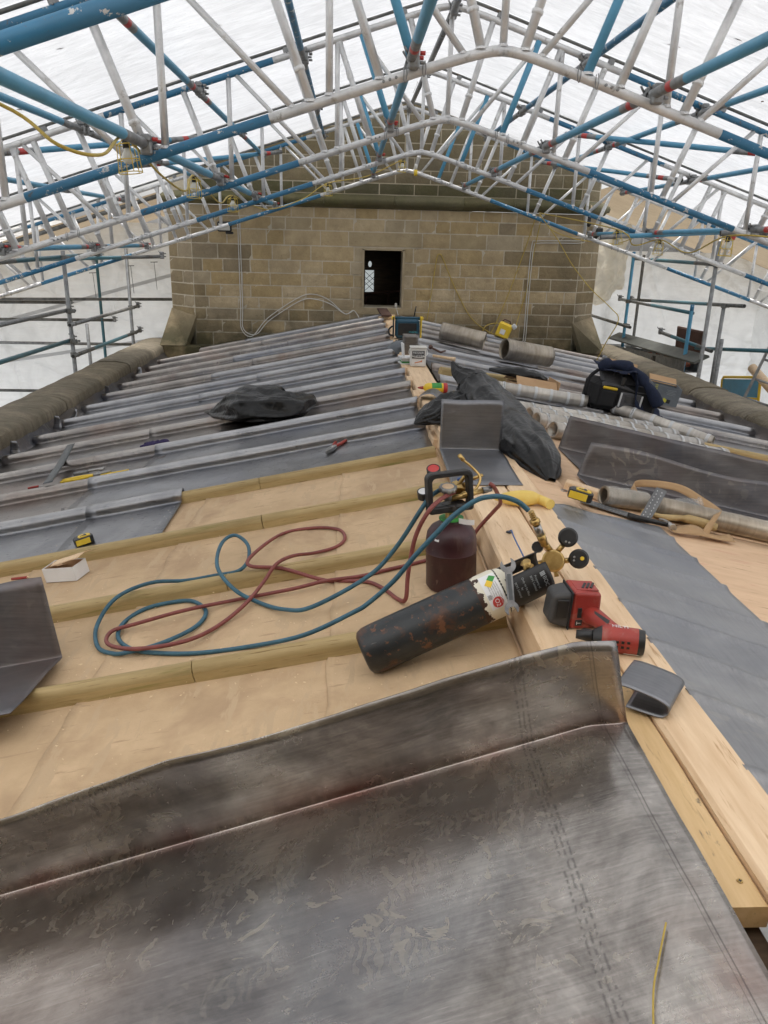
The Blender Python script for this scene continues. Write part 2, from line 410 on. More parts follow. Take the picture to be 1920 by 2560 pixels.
MT['leadsheet2'] = lead('clean cut lead sheet', (.15, .155, .17), (.27, .27, .28), smudge=.12, rough=.4, metal=.9)[0]
MT['leadpale'] = lead('pale handled lead', (.34, .31, .27), (.66, .62, .56), streak=(14, 1, 1), smudge=.3, rough=.42, metal=.6, oxide=((.20, .17, .13), .6))[0]
MT['leaddark'] = lead('dark lead sheet', (.10, .095, .10), (.22, .205, .20), smudge=.3, rough=.45, oxide=((.18, .12, .10), .5))[0]
# the big folded sheet: UV = metres along the fold / across the sheet
m_, nt, bs = newmat('hand worked lead sheet'); v0 = coords(nt, (1, 1, 1), 'UV')
cl = tex_noise(nt, v0, 3.2, 10, .70, .5); st = tex_noise(nt, coords(nt, (3.0, 60, 1), 'UV'), 2.6, 5, .68); fine = tex_noise(nt, coords(nt, (5, 160, 1), 'UV'), 2.0, 3, .6)
f = mth(nt, 'ADD', mth(nt, 'MULTIPLY', cl, .79), mth(nt, 'MULTIPLY', st, .21))
col = ramp(nt, f, [(.38, (.18, .165, .152)), (.48, (.33, .305, .283)), (.56, (.48, .45, .415)), (.64, (.67, .63, .58))])
col = mixc(nt, ramp(nt, tex_noise(nt, v0, 1.5, 4, .6, .5), [(.5, 0.0), (.68, .55)]), col, (.27, .19, .15))
col = mixc(nt, ramp(nt, tex_noise(nt, coords(nt, (1.2, 1, 1), 'UV'), 1.1, 3, .5), [(.50, 0.0), (.66, .6)]), col, (.12, .135, .16))
# wiped-off hand and boot marks: clusters of short parallel strokes
wv = nn(nt, 'ShaderNodeTexWave'); wv.wave_type = 'BANDS'; wv.bands_direction = 'X'; wv.inputs['Scale'].default_value = 19; wv.inputs['Distortion'].default_value = 12; wv.inputs['Detail'].default_value = 2.5; wv.inputs['Detail Scale'].default_value = 1.1
nt.links.new(v0, wv.inputs['Vector'])
blob = ramp(nt, tex_noise(nt, v0, 8.5, 2, .5, .8), [(.55, 0.0), (.60, 1.0)]); zone = ramp(nt, tex_noise(nt, v0, 2.3, 2, .5), [(.42, 0.0), (.60, 1.0)])
sm = mth(nt, 'MULTIPLY', mth(nt, 'MULTIPLY', ramp(nt, wv.outputs['Fac'], [(.45, 0.0), (.62, 1.0)]), blob), zone)
sm2 = mth(nt, 'MULTIPLY', ramp(nt, tex_noise(nt, v0, 17, 3, .55, 2.2), [(.60, 0.0), (.625, 1.0)]), zone)
sm = mth(nt, 'MULTIPLY', mth(nt, 'MAXIMUM', mth(nt, 'MULTIPLY', sm, .45), sm2), .42)
col = mixc(nt, sm, col, (.50, .455, .375))
scr = mth(nt, 'MULTIPLY', ramp(nt, tex_noise(nt, coords(nt, (3, 120, 1), 'UV', (0, 0, .25)), 3.0, 2, .5), [(.70, 0.0), (.73, 1.0)]), .45)
col = mixc(nt, scr, col, (.62, .60, .56))
bs.inputs['Metallic'].default_value = .9
r_ = mth(nt, 'ADD', mth(nt, 'MULTIPLY_ADD', cl, .16, .18), mth(nt, 'MULTIPLY', sm, .16)); nt.links.new(r_, bs.inputs['Roughness'])
setbump(nt, bs, mth(nt, 'ADD', mth(nt, 'MULTIPLY', cl, 1.0), mth(nt, 'ADD', mth(nt, 'MULTIPLY', st, .10), mth(nt, 'MULTIPLY', fine, .05))), .035, .03)
sx = nn(nt, 'ShaderNodeSeparateXYZ'); nt.links.new(coords(nt, (1, 1, 1), 'UV'), sx.inputs[0]); U_, V_ = sx.outputs[0], sx.outputs[1]
red = mth(nt, 'POWER', mth(nt, 'MAXIMUM', mth(nt, 'SUBTRACT', 1.0, mth(nt, 'MULTIPLY', mth(nt, 'ABSOLUTE', mth(nt, 'ADD', V_, .012)), 16.0)), 0.0), 1.4)
red = mth(nt, 'MULTIPLY', red, ramp(nt, tex_noise(nt, v0, 4, 4, .6), [(.40, 0.0), (.62, .6)]))
col = mixc(nt, red, col, (.24, .085, .07))
red2 = mth(nt, 'MULTIPLY', mth(nt, 'POWER', mth(nt, 'MAXIMUM', mth(nt, 'SUBTRACT', 1.0, mth(nt, 'MULTIPLY', mth(nt, 'ABSOLUTE', mth(nt, 'SUBTRACT', V_, .60)), 7.0)), 0.0), 1.2), ramp(nt, tex_noise(nt, v0, 3, 4, .6), [(.46, 0.0), (.62, .6)]))
col = mixc(nt, mth(nt, 'MULTIPLY', red2, .6), col, (.36, .17, .13))
def line(u0, wid, soft, slope=0.0, wob=.01):
    d = mth(nt, 'ADD', mth(nt, 'SUBTRACT', U_, u0), mth(nt, 'MULTIPLY', V_, slope))
    d = mth(nt, 'ADD', d, mth(nt, 'MULTIPLY', mth(nt, 'SUBTRACT', tex_noise(nt, v0, 5, 2, .5), .5), wob))
    return mth(nt, 'SUBTRACT', 1.0, mth(nt, 'SMOOTH_MIN', mth(nt, 'DIVIDE', mth(nt, 'ABSOLUTE', d), wid), 1.0, soft))
dash = ramp(nt, tex_noise(nt, coords(nt, (40, 60, 1), 'UV'), 1.6, 1, .5), [(.46, 0.0), (.50, 1.0)])
for u0 in (-.232, -.222, -.212):
    col = mixc(nt, mth(nt, 'MULTIPLY', mth(nt, 'MAXIMUM', line(u0, .0035, .2), 0.0), mth(nt, 'MULTIPLY', dash, .5)), col, (.05, .05, .05))
for u0, wd, st_ in ((-.055, .0022, .6), (-.063, .0013, .45)):
    col = mixc(nt, mth(nt, 'MULTIPLY', mth(nt, 'MAXIMUM', line(u0, wd, .2, -.02, .004), 0.0), st_), col, (.035, .033, .035))
nt.links.new(col, bs.inputs['Base Color'])
MT['leadbig'] = m_

def stone(name, a, b, moss=0.0, dark=0.0, bump=.5, sc=7, ov=.09, low=.85, streak=0.0):
    m_, nt, bs = newmat(name)
    tcn = nn(nt, 'ShaderNodeNewGeometry'); vec = tcn.outputs['Position']
    f = tex_noise(nt, vec, sc, 7, .65, .3)
    col = ramp(nt, f, [(.3, a), (.7, b)])
    col = mixc(nt, ramp(nt, tex_noise(nt, vec, 1.4, 5, .6), [(.48, 0.0), (.72, .5)]), col, tuple(x*.55 for x in a))
    col = mixc(nt, ramp(nt, tex_noise(nt, vec, 40, 4, .7), [(.62, 0.0), (.72, .6)]), col, (.05, .045, .035))
    oi = nn(nt, 'ShaderNodeObjectInfo')
    hv = nn(nt, 'ShaderNodeHueSaturation'); nt.links.new(col, hv.inputs['Color'])
    nt.links.new(mth(nt, 'MULTIPLY_ADD', oi.outputs['Random'], 2*ov, 1-ov), hv.inputs['Value'])
    nt.links.new(mth(nt, 'MULTIPLY_ADD', oi.outputs['Random'], -.25, 1.15), hv.inputs['Saturation']); col = hv.outputs[0]
    sxyz = nn(nt, 'ShaderNodeSeparateXYZ'); nt.links.new(vec, sxyz.inputs[0])
    # damp green growth low down on the wall and on the ledge
    lowm = mth(nt, 'MULTIPLY', ramp(nt, mth(nt, 'MULTIPLY_ADD', sxyz.outputs[2], -1.0, .58), [(.40, 0.0), (.92, 1.0)]), ramp(nt, tex_noise(nt, vec, 2.2, 5, .6), [(.30, 0.0), (.52, 1.0)]))
    col = mixc(nt, mth(nt, 'MULTIPLY', lowm, low), col, (.034, .035, .011))
    if moss: col = mixc(nt, mth(nt, 'MULTIPLY', ramp(nt, tex_noise(nt, vec, 3.5, 5, .65), [(.38, 0.0), (.6, 1.0)]), moss), col, (.075, .078, .022))
    if dark: col = mixc(nt, mth(nt, 'MULTIPLY', ramp(nt, tex_noise(nt, vec, 1.1, 4, .6), [(.35, 0.0), (.65, 1.0)]), dark), col, (.045, .038, .028))
    if streak:
        mp_ = nn(nt, 'ShaderNodeMapping'); mp_.inputs['Scale'].default_value = (3, 9, .9); nt.links.new(vec, mp_.inputs[0])
        col = mixc(nt, mth(nt, 'MULTIPLY', ramp(nt, tex_noise(nt, mp_.outputs[0], 2.0, 6, .7), [(.42, 0.0), (.62, 1.0)]), streak), col, (.05, .045, .035))
    nt.links.new(col, bs.inputs['Base Color']); bs.inputs['Roughness'].default_value = .9
    h = mth(nt, 'ADD', tex_noise(nt, vec, 16, 7, .7, .5), mth(nt, 'MULTIPLY', tex_noise(nt, vec, 55, 5, .7), .5))
    setbump(nt, bs, h, bump, .03); return m_
MT['stone'] = stone('sandstone', (.40, .303, .172), (.55, .43, .255), dark=.07)
MT['stonedark'] = stone('weathered dark sandstone', (.30, .232, .14), (.43, .34, .21), moss=.10, dark=.35)
MT['stonetop'] = stone('lichened sandstone', (.25, .20, .12), (.38, .305, .185), moss=.3, dark=.35)
MT['stonemoss'] = stone('mossy ledge stone', (.13, .115, .06), (.22, .19, .10), moss=.6, dark=.35)
MT['stonesmooth'] = stone('dressed sandstone', (.37, .295, .185), (.49, .40, .26), bump=.18, dark=.15, ov=.06)
MT['coping'] = stone('coping stone', (.28, .23, .165), (.43, .365, .265), moss=.12, dark=.3, bump=.9, ov=.10, low=.2, streak=.35)
MT['mortar'] = stone('lime mortar', (.52, .45, .33), (.64, .57, .44), dark=.1, bump=.4, ov=0)

def sheetmat(name, col, tr=.62, wav=60, bump=.12, transp=.0, rot=0.0, rip=(.8, 11, 11), lo=.82):
    m_ = bpy.data.materials.new(name); m_.use_nodes = True; nt = m_.node_tree; nt.nodes.clear()
    out = nn(nt, 'ShaderNodeOutputMaterial'); di = nn(nt, 'ShaderNodeBsdfDiffuse'); tl = nn(nt, 'ShaderNodeBsdfTranslucent'); mx = nn(nt, 'ShaderNodeMixShader')
    vec = coords(nt, (1, 1, 1)); f = tex_noise(nt, vec, 1.5, 5, .6)
    f = mth(nt, 'ADD', mth(nt, 'MULTIPLY', f, .45), mth(nt, 'MULTIPLY', tex_noise(nt, coords(nt, rip), 1.9, 4, .55, 1.2), .55))
    cc = ramp(nt, f, [(.36, tuple(x*lo for x in col)), (.60, col)])
    nt.links.new(cc, di.inputs[0]); nt.links.new(cc, tl.inputs[0]); mx.inputs[0].default_value = tr
    h = mth(nt, 'ADD', tex_noise(nt, coords(nt, (1, 7, 7)), 2.2, 4, .55, .5), mth(nt, 'MULTIPLY', tex_noise(nt, vec, 5, 4, .6), .4))
    b = nn(nt, 'ShaderNodeBump'); b.inputs['Strength'].default_value = bump; b.inputs['Distance'].default_value = .05
    nt.links.new(h, b.inputs['Height']); nt.links.new(b.outputs[0], di.inputs['Normal']); nt.links.new(b.outputs[0], tl.inputs['Normal'])
    nt.links.new(di.outputs[0], mx.inputs[1]); nt.links.new(tl.outputs[0], mx.inputs[2]); last = mx.outputs[0]
    if transp:
        t = nn(nt, 'ShaderNodeBsdfTransparent'); m2 = nn(nt, 'ShaderNodeMixShader'); m2.inputs[0].default_value = transp
        nt.links.new(last, m2.inputs[1]); nt.links.new(t.outputs[0], m2.inputs[2]); last = m2.outputs[0]
    nt.links.new(last, out.inputs[0]); return m_
MT['sheet'] = sheetmat('white translucent sheeting', (.63, .64, .655), .60, bump=.5, rip=(.8, 7, 7), lo=.80)
MT['sheetbright'] = sheetmat('brighter overhead sheeting', (.89, .895, .90), .72, bump=.5)  # brighter copy for unseen panels overhead, lifts the light on the foreground
MT['beigesheet'] = sheetmat('beige sheeting', (.42, .34, .24), .35, bump=.3)
MT['net'] = sheetmat('white debris netting', (.90, .91, .90), .76, bump=.6, transp=.05, rip=(1.2, 1.2, 1.0), lo=.85)
MT['tarp'] = sheetmat('cream tarpaulin', (.86, .82, .72), .6, bump=.6, rip=(3, 3, 3))
def glassy(name, col, rough=.15, alpha=.25):
    m_, nt, bs = newmat(name); bs.inputs['Base Color'].default_value = c4(col); bs.inputs['Roughness'].default_value = rough; bs.inputs['Alpha'].default_value = alpha; return m_
MT['clear'] = glassy('clear polythene', (.6, .6, .58), .15, .22)
def emis(name, col, s):
    m_, nt, bs = newmat(name); bs.inputs['Base Color'].default_value = c4(col); bs.inputs['Emission Color'].default_value = c4(col); bs.inputs['Emission Strength'].default_value = s; return m_
MT['pane'] = emis('daylit window pane', (.72, .78, .78), .3)
# ================================================================== SETTING
SL = .203
def zL(x): return SL*(x-.48)
def sst(t): t = max(0, min(1, t)); return t*t*(3-2*t)
def zR(x, y):
    t = sst((y-4)/1.8)
    return (1-t)*(.10-.215*(x-.77)) + t*(-.18*(x-.72))
def zRidge(y): return .11 - .065*sst((y-3.9)/1.7)
NL = Vector((-SL, 0, 1)).normalized(); XL = Vector((1, 0, SL)).normalized()
NR = Vector((.215, 0, 1)).normalized(); XR = Vector((1, 0, -.215)).normalized()
def ML(x, y, h=0, rot=0):      # a frame lying on the left slope
    return frame(Vector((x, y, zL(x)))+NL*h, XL, NL) @ RZ(rot)
def MR(x, y, h=0, rot=0):      # a frame lying on the right slope
    sl = (zR(x+.05, y)-zR(x-.05, y))/.1
    n = Vector((-sl, 0, 1)).normalized()
    return frame(Vector((x, y, zR(x, y)))+n*h, Vector((1, 0, sl)), n) @ RZ(rot)
def PLp(x, y, h): return Vector((x, y, zL(x)))+NL*h
def PRp(x, y, h): return Vector((x, y, zR(x, y)))+NR*h

g = MB(); g.grid(2, 2, lambda u, v: (-250+500*u, -250+500*v, -9))
tag(g.build('ground', MT['ground']), kind='structure')

# ---- left slope: boarding, building paper, battens, lead
b = MB()
b.grid(8, 8, lambda u, v: (-2.66+3.14*u, .2+11.2*v, zL(-2.66+3.14*u)-.004))
b.grid(8, 8, lambda u, v: (-2.66+3.14*u, .2+11.2*v, zL(-2.66+3.14*u)-.05), flip=True)
b.add([(-2.66, .2, zL(-2.66)-.05), (.48, .2, -.05), (.48, .2, -.004), (-2.66, .2, zL(-2.66)-.004)], [(0, 1, 2, 3)])
left_roof = tag(b.build('roof_deck_left', MT['wooddeal']), kind='structure')
def wob(x, y, s=1.0, a=.003): return a*noise.noise(Vector((x*s*3, y*s*3, 1.7)))
for i, (xa, xb, lift, sk) in enumerate(((-2.62, -1.36, .001, .10), (-1.48, -.62, .0035, .16), (-.78, .04, .006, .05), (-.05, .468, .0085, .02))):
    def fn(u, v):
        y = .25+3.72*v; x0 = xa + sk*(y-2.2)*.5; x1 = xb + sk*(y-2.2)*.5
        if i == 0: x0 = xa
        if i == 3: x1 = xb
        x = x0+(x1-x0)*u; e = (.0035+.007*abs(noise.noise(Vector((y*5, i, 0)))))*exp(-(u*(x1-x0)/.022)) if i else 0
        return (x + (.012*noise.noise(Vector((y*6, i*3, 1)))+.006*noise.noise(Vector((y*31, i*3, 1))))*(u < .01), y, zL(x)+lift*1.02+wob(x, y, 1, .0025)+e+.0025)
    m = MB(); m.grid(26, 90, fn)
    m.build('building_paper', MT['underlay'], left_roof, solid=.0022)
YB = [1.98+.622*k for k in range(16)]
def batten_mesh(L):
    m = MB(); prof = [(0, -.004)]
    for a in range(0, 181, 20): prof.append((.026-.026*cos(radians(a))*1.0 if 0 < a < 180 else (0 if a == 0 else .052), .030+.027*sin(radians(a))))
    prof.append((.052, -.004)); n = len(prof)
    for xx in (0, L): m.add([(xx, p[0], p[1]) for p in prof], [])
    for i in range(n):
        j = (i+1) % n; m.f.append((i, n+i, n+j, j)[::-1]); m.m.append(0); m.sm.append(1 <= i < n-2)
    m.f.append(tuple(range(n))); m.m.append(0); m.sm.append(False)
    m.f.append(tuple(range(2*n-1, n-1, -1))); m.m.append(0); m.sm.append(False)
    return m
def batten(parent, x0, x1, y, side='L'):
    if side == 'L': M = frame(PLp(x0, y, .008), XL, NL)
    else: M = frame((x0, y, zR(x0, y)+.002), Vector((x1-x0, 0, zR(x1, y)-zR(x0, y))), NR, True)
    L = (x1-x0)*1.02 if side == 'L' else sqrt((x1-x0)**2+(zR(x1, y)-zR(x0, y))**2)
    o = batten_mesh(L-.0025).build('batten', MT['batten'], parent); o.matrix_world = M
    return o
# each run is made of lengths butted together
for k, cuts in ((-1, (-2.6, -1.3, -.3, .47)), (0, (-2.6, -1.9, -.437, .47)), (1, (-2.6, -2.2, -.433, .47)), (2, (-2.6, -.37, .455)), (3, (-.95, -.45, .46))):
    for a_, b_ in zip(cuts[:-1], cuts[1:]): batten(left_roof, a_, b_, 1.98+.622*k)

LEADS = [MT['lead'], MT['leadnew'], MT['lead'], MT['leadnew']]
def lead_bay(parent, x0, x1, ya, yb, zf, mat, lift=0.0, seed=0, near_up=.02, warm=0):
    """one sheet: tucked against the roll at ya, flat, then dressed over the roll at yb"""
    prof = [(ya+.054, .030), (ya+.060, .012), (ya+.078, .0035)]
    nflat = 8
    for i in range(1, nflat): prof.append((ya+.078+(yb-.036-ya-.078)*i/nflat, .0035))
    prof += [(yb-.026, .0045), (yb-.014, .009), (yb-.010, .018), (yb-.0095, .034)]
    for a in range(20, 181, 20): prof.append((yb+.026-.0355*cos(radians(a)), .034+.034*sin(radians(a))))
    prof += [(yb+.063, .014), (yb+.067, .006)]
    n = len(prof)-1; nx = max(6, int((x1-x0)/.06)); m = MB()
    def fn(u, v):
        x = x0+(x1-x0)*u; y, h = prof[round(v*n)]
        q = Vector((x*2.5+seed*3.1, y*6, seed*7.7))
        flat = 1 if .003 < h < .005 else .35
        dz = flat*.006*(noise.noise(q)+.5*noise.noise(q*2.3)) + .0022*noise.noise(q*5)*flat
        dy = .004*noise.noise(Vector((x*2, y*.5, seed)))
        return (x, y+dy, zf(x, y)+h*1.02+lift+max(dz, -.002)+.009)
    m.grid(nx, n, fn)
    o = m.build('lead_sheet', mat, parent, solid=.003, off=1.0)
    at = o.data.attributes.new('burnish_highlight', 'FLOAT', 'POINT')  # mask that paints the crest highlight over the burnished lead
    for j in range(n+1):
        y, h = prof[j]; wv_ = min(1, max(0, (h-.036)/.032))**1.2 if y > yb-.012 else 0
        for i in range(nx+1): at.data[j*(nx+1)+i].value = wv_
    return o
zfL = lambda x, y: zL(x)
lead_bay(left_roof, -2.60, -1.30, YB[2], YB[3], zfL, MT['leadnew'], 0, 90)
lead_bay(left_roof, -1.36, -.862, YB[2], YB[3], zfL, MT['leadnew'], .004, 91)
laps = [-1.55, -1.30, -1.49, -1.0, -1.35, -.9, -1.45, -1.1, -1.4, -.8, -1.2, -1.5]
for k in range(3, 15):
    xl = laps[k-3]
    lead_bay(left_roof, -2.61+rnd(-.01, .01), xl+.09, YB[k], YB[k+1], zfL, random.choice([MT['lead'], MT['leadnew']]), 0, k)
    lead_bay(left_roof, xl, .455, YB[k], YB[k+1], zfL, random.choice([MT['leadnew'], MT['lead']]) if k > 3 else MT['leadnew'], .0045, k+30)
# small copper-look clips holding the laps
for (x, y) in ((-1.58, 4.12), (-1.05, 4.72), (-1.1, 5.9)):
    m = MB(); m.box((0, 0, 0), (.016, .05, .004)); m.build('clip', MT['leaddark'], left_roof).matrix_world = ML(x, y, .02, .3)
for i in range(9):
    m = MB(); m.lathe([(0, .003), (.003, .0025), (.004, 0)], 8); m.build('nail', MT['steel'], left_roof).matrix_world = ML(-.885-.02*(i % 2), 3.42+.045*i, .0185)
for i in range(7):
    m = MB(); m.lathe([(0, .003), (.003, .0025), (.004, 0)], 8); m.build('nail', MT['steel'], left_roof).matrix_world = ML(.40-.02*(i % 2), 4.0+.06*i, .0185)
# gutter flashing against the parapet
m = MB()
def fl(u, v):
    y = 4.2+7.2*u; a = v
    return (-2.56-.085*a, y, zL(-2.56-.085*a)+.012+.10*a**2+.018*noise.noise(Vector((y*5, a*2, 0))))
m.grid(110, 4, fl); m.build('gutter_flashing', MT['leaddark'], left_roof)
for i, y in enumerate((5.9, 6.8, 7.15, 8.3, 9.6)):   # tags of lead not yet dressed down
    m = MB(); m.grid(3, 4, lambda u, v: (.09*(u-.5)*(1-.5*v), .015*sin(v*3), .12*v)); m.build('lead_tag', MT['leadnew'], left_roof, M=None, solid=.002).matrix_world = TR(-2.58, y, zL(-2.58)+.03) @ RZ(rnd(-.8, .8)) @ RX(rnd(-.6, .3))

# sawdust and splinters
m = MB()
for i in range(900):
    x = rnd(-1.4, .46); y = rnd(1.4, 3.8) if i % 3 else random.gauss(2.05, .16); a = rnd(0, 6.28); l = rnd(.0015, .005)*(1.6 if i % 11 == 0 else 1); p = PLp(x, y, .017); ca, sa = cos(a)*l, sin(a)*l
    m.add([p+Vector((ca, sa, .001)), p+Vector((-sa*.4, ca*.4, 0)), p-Vector((ca, sa, -.001)), p+Vector((sa*.4, -ca*.4, .002))], [(0, 1, 2, 3)])
o = m.build('sawdust', MT['sawdust'], left_roof); o['kind'] = 'stuff'
# ---- right slope
def zsurf(x0, x1, y0, y1, nx, ny, dz, m):
    m.grid(nx, ny, lambda u, v: (x0+(x1-x0)*u, y0+(y1-y0)*v, zR(x0+(x1-x0)*u, y0+(y1-y0)*v)+dz)); return m
b = MB(); zsurf(.70, 3.68, .95, 11.4, 10, 40, -.022, b); b.grid(10, 40, lambda u, v: (.70+2.98*u, .95+10.45*v, zR(.70+2.98*u, .95+10.45*v)-.07), flip=True)
right_roof = tag(b.build('roof_deck_right', MT['wooddark']), kind='structure')
for (x0, x1, y0, y1) in ((.775, .932, .4, 4.35), (.935, 2.150, .5, 2.945), (.935, 2.150, 2.948, 5.385), (2.153, 3.66, .5, 2.945), (2.153, 3.66, 2.948, 5.385)):
    m = MB(); m.grid(6, 20, lambda u, v: (x0+(x1-x0)*u, y0+(y1-y0)*v, zR(x0+(x1-x0)*u, y0+(y1-y0)*v)-.0005*(x0 < .8)))
    m.build('plywood_board', MT['ply'], right_roof, solid=.018)
YR = [5.34+.622*k for k in range(10)]
batten(right_roof, .72, 2.05, YR[0], 'R'); batten(right_roof, 2.053, 3.6, YR[0], 'R')
zfR = lambda x, y: zR(x, y)
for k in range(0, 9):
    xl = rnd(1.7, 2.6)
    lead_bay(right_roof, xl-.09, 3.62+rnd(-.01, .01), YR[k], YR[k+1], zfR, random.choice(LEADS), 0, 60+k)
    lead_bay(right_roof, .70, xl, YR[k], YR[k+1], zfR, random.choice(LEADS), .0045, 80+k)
m = MB(); m.grid(110, 4, lambda u, v: (3.58+.085*v, 5.2+6.2*u, zR(3.58, 5.2+6.2*u)+.005+.09*v*v+.018*noise.noise(Vector((u*40, v*2, 4)))))
m.build('gutter_flashing', MT['leaddark'], right_roof)

# ---- roof carried on unseen behind the camera; dark boarding added to block light
m = MB(); m.grid(6, 8, lambda u, v: (-2.66+6.34*u, -.98+2.1*v, -.42-.19*abs(-2.66+6.34*u-.6)))
rear = tag(m.build('added_rear_boarding', MT['wooddark'], solid=.03), kind='structure')
for i, x in enumerate((-2.3, -1.7, -1.1, -.5, .1, 1.1, 1.7, 2.3, 2.9)):
    mm = MB(); mm.box((0, 0, 0), (.06, 1.1, .14), bev=.004); o = mm.build('rafter', MT['wooddark']); o.matrix_world = TR(x, -.42, -.18-.19*abs(x-.6)); o.parent = rear; o.matrix_parent_inverse = rear.matrix_world.inverted()
# ---- ridge timbers
ridge = empty('ridge_timbers', TR(.56, 4, 0)); tag(ridge, kind='structure')
def rbeam(name, mat, x0, x1, y0, y1, top, bot, ny=30, seed=0):
    m = MB(); sec = [(x0, bot, 0), (x1, bot, 0), (x1, 0, -.006), (x1-.006, 0, 0), (x0+.008, 0, 0), (x0, 0, -.008)]
    n = len(sec); vs = []
    for j in range(ny+1):
        y = y0+(y1-y0)*j/ny
        for (x, bz, dz) in sec: vs.append((x+.003*noise.noise(Vector((y*4, x*9, seed))), y, (bz if bz else top(y)+dz+.0015*noise.noise(Vector((y*5, x*7, seed+3))))))
    fs = [tuple(range(n))[::-1], tuple(range(ny*n, ny*n+n))][::1]
    for j in range(ny):
        for i in range(n):
            i2 = (i+1) % n; fs.append((j*n+i, j*n+i2, (j+1)*n+i2, (j+1)*n+i)[::-1])
    m.add(vs, [f[::-1] for f in fs]); o = m.build(name, mat, None); o.parent = ridge; o.matrix_parent_inverse = ridge.matrix_world.inverted(); return o
rbeam('ridge_beam', MT['wooddeal'], .482, .648, 1.62, 4.06, lambda y: .11, -.03, seed=1)
rbeam('ridge_plank', MT['woodmould'], .50, .650, .885, 1.617, lambda y: .109, .068, seed=2)
rbeam('ridge_plank', MT['wooddeal'], .653, .772, .62, 3.2, lambda y: .116+.01*max(0, 1.5-y), .075, seed=3)
rbeam('ridge_plank', MT['wooddeal'], .653, .772, 3.203, 4.06, lambda y: .114, .075, seed=4)
yy = 4.063
for i, L in enumerate((1.35, 1.5, 1.2, 1.6, 1.7)):
    y1 = min(yy+L, 11.35); rbeam('ridge_beam', MT['wooddeal'], .482+.006*(i % 2), .672-.004*(i % 2), yy, y1-.003, lambda y: zRidge(y)+.002*(i % 2), -.05, 12, 10+i); yy = y1
for i, y in enumerate([YB[k]+.31 for k in range(3, 14)]):      # blocks between the roll ends
    m = MB(); m.box((0, 0, 0), (.04, .20, .07), bev=.004); o = m.build('packer', MT['wooddeal'], ridge); o.matrix_world = TR(.472, y, .015-.0) @ RZ(rnd(-.03, .03))
m = MB(); m.box((.60, .95, -.02), (.10, 1.6, .14)); m.box((.62, .80, -.16), (.4, .09, .16)); m.box((.9, .70, -.12), (.5, .08, .12))
o = m.build('roof_timber', MT['wooddark'], ridge); o.matrix_parent_inverse = ridge.matrix_world.inverted()
for (x, y) in ((.625, .935), (.60, 1.52)):
    m = MB(); m.lathe([(0, .0012), (.0045, .0012), (.005, 0)], 12); m.box((0, 0, .0012), (.0055, .0014, .0008), 1); m.box((0, 0, .0012), (.0014, .0055, .0009), 1)
    o = m.build('screw_head', [MT['brass'], MT['print']], ridge); o.matrix_world = TR(x, y, .1095)

# ================================================================== PARAPETS
def parapet(name, label, prof, ys, inside):
    root = empty(name, TR(prof[0][0], ys[0], 0), label, 'parapet')
    for a_, c_ in zip(ys[:-1], ys[1:]):
        m = MB(); n = len(prof); ny = 16; dz = rnd(-.012, .012); dx = rnd(-.006, .006)
        def fn(u, v):
            x, z = prof[round(u*(n-1))]; y = a_+.006+(c_-a_-.012)*v; q = Vector((x*6, y*3, z*6))
            return (x+dx+.006*noise.noise(q), y, z+dz+.006*noise.noise(q*1.3+Vector((5, 0, 0)))+.004*noise.noise(q*4))
        m.grid(n-1, ny, fn, flip=inside); 
        for v, fl_ in ((0, inside), (1, not inside)):
            vs = [fn(i/(n-1), v) for i in range(n)]; m.add(vs, [tuple(range(n))[::-1] if fl_ else tuple(range(n))])
        o = m.build('coping_stone', MT['coping']); o.parent = root; o.matrix_parent_inverse = root.matrix_world.inverted()
    return root
def arc_prof(xi, xo, zi, zc, zb_):
    s = 1 if xo > xi else -1; W_ = abs(xo-xi); P = [(xi, zb_), (xi, zi-.06), (xi-s*.004, zi)]
    for a in range(15, 166, 15): P.append((xi+s*W_*(.5-.5*cos(radians(a))), zi+(zc-zi)*sin(radians(a))**.5))
    return P+[(xo, zi-.06), (xo, zb_)]
parapet('parapet', 'weathered stone parapet with rounded coping along the left eave', arc_prof(-2.65, -3.12, -.50, -.395, -2.2), [2.6, 3.75, 4.9, 6.05, 7.3, 8.35, 9.5, 10.6, 11.9], False)
parapet('parapet', 'dark stone parapet with rounded coping along the right eave', arc_prof(3.66, 4.12, -.46, -.345, -2.2), [3.2, 4.4, 5.6, 6.9, 8.15, 9.5, 10.7, 11.9], True)

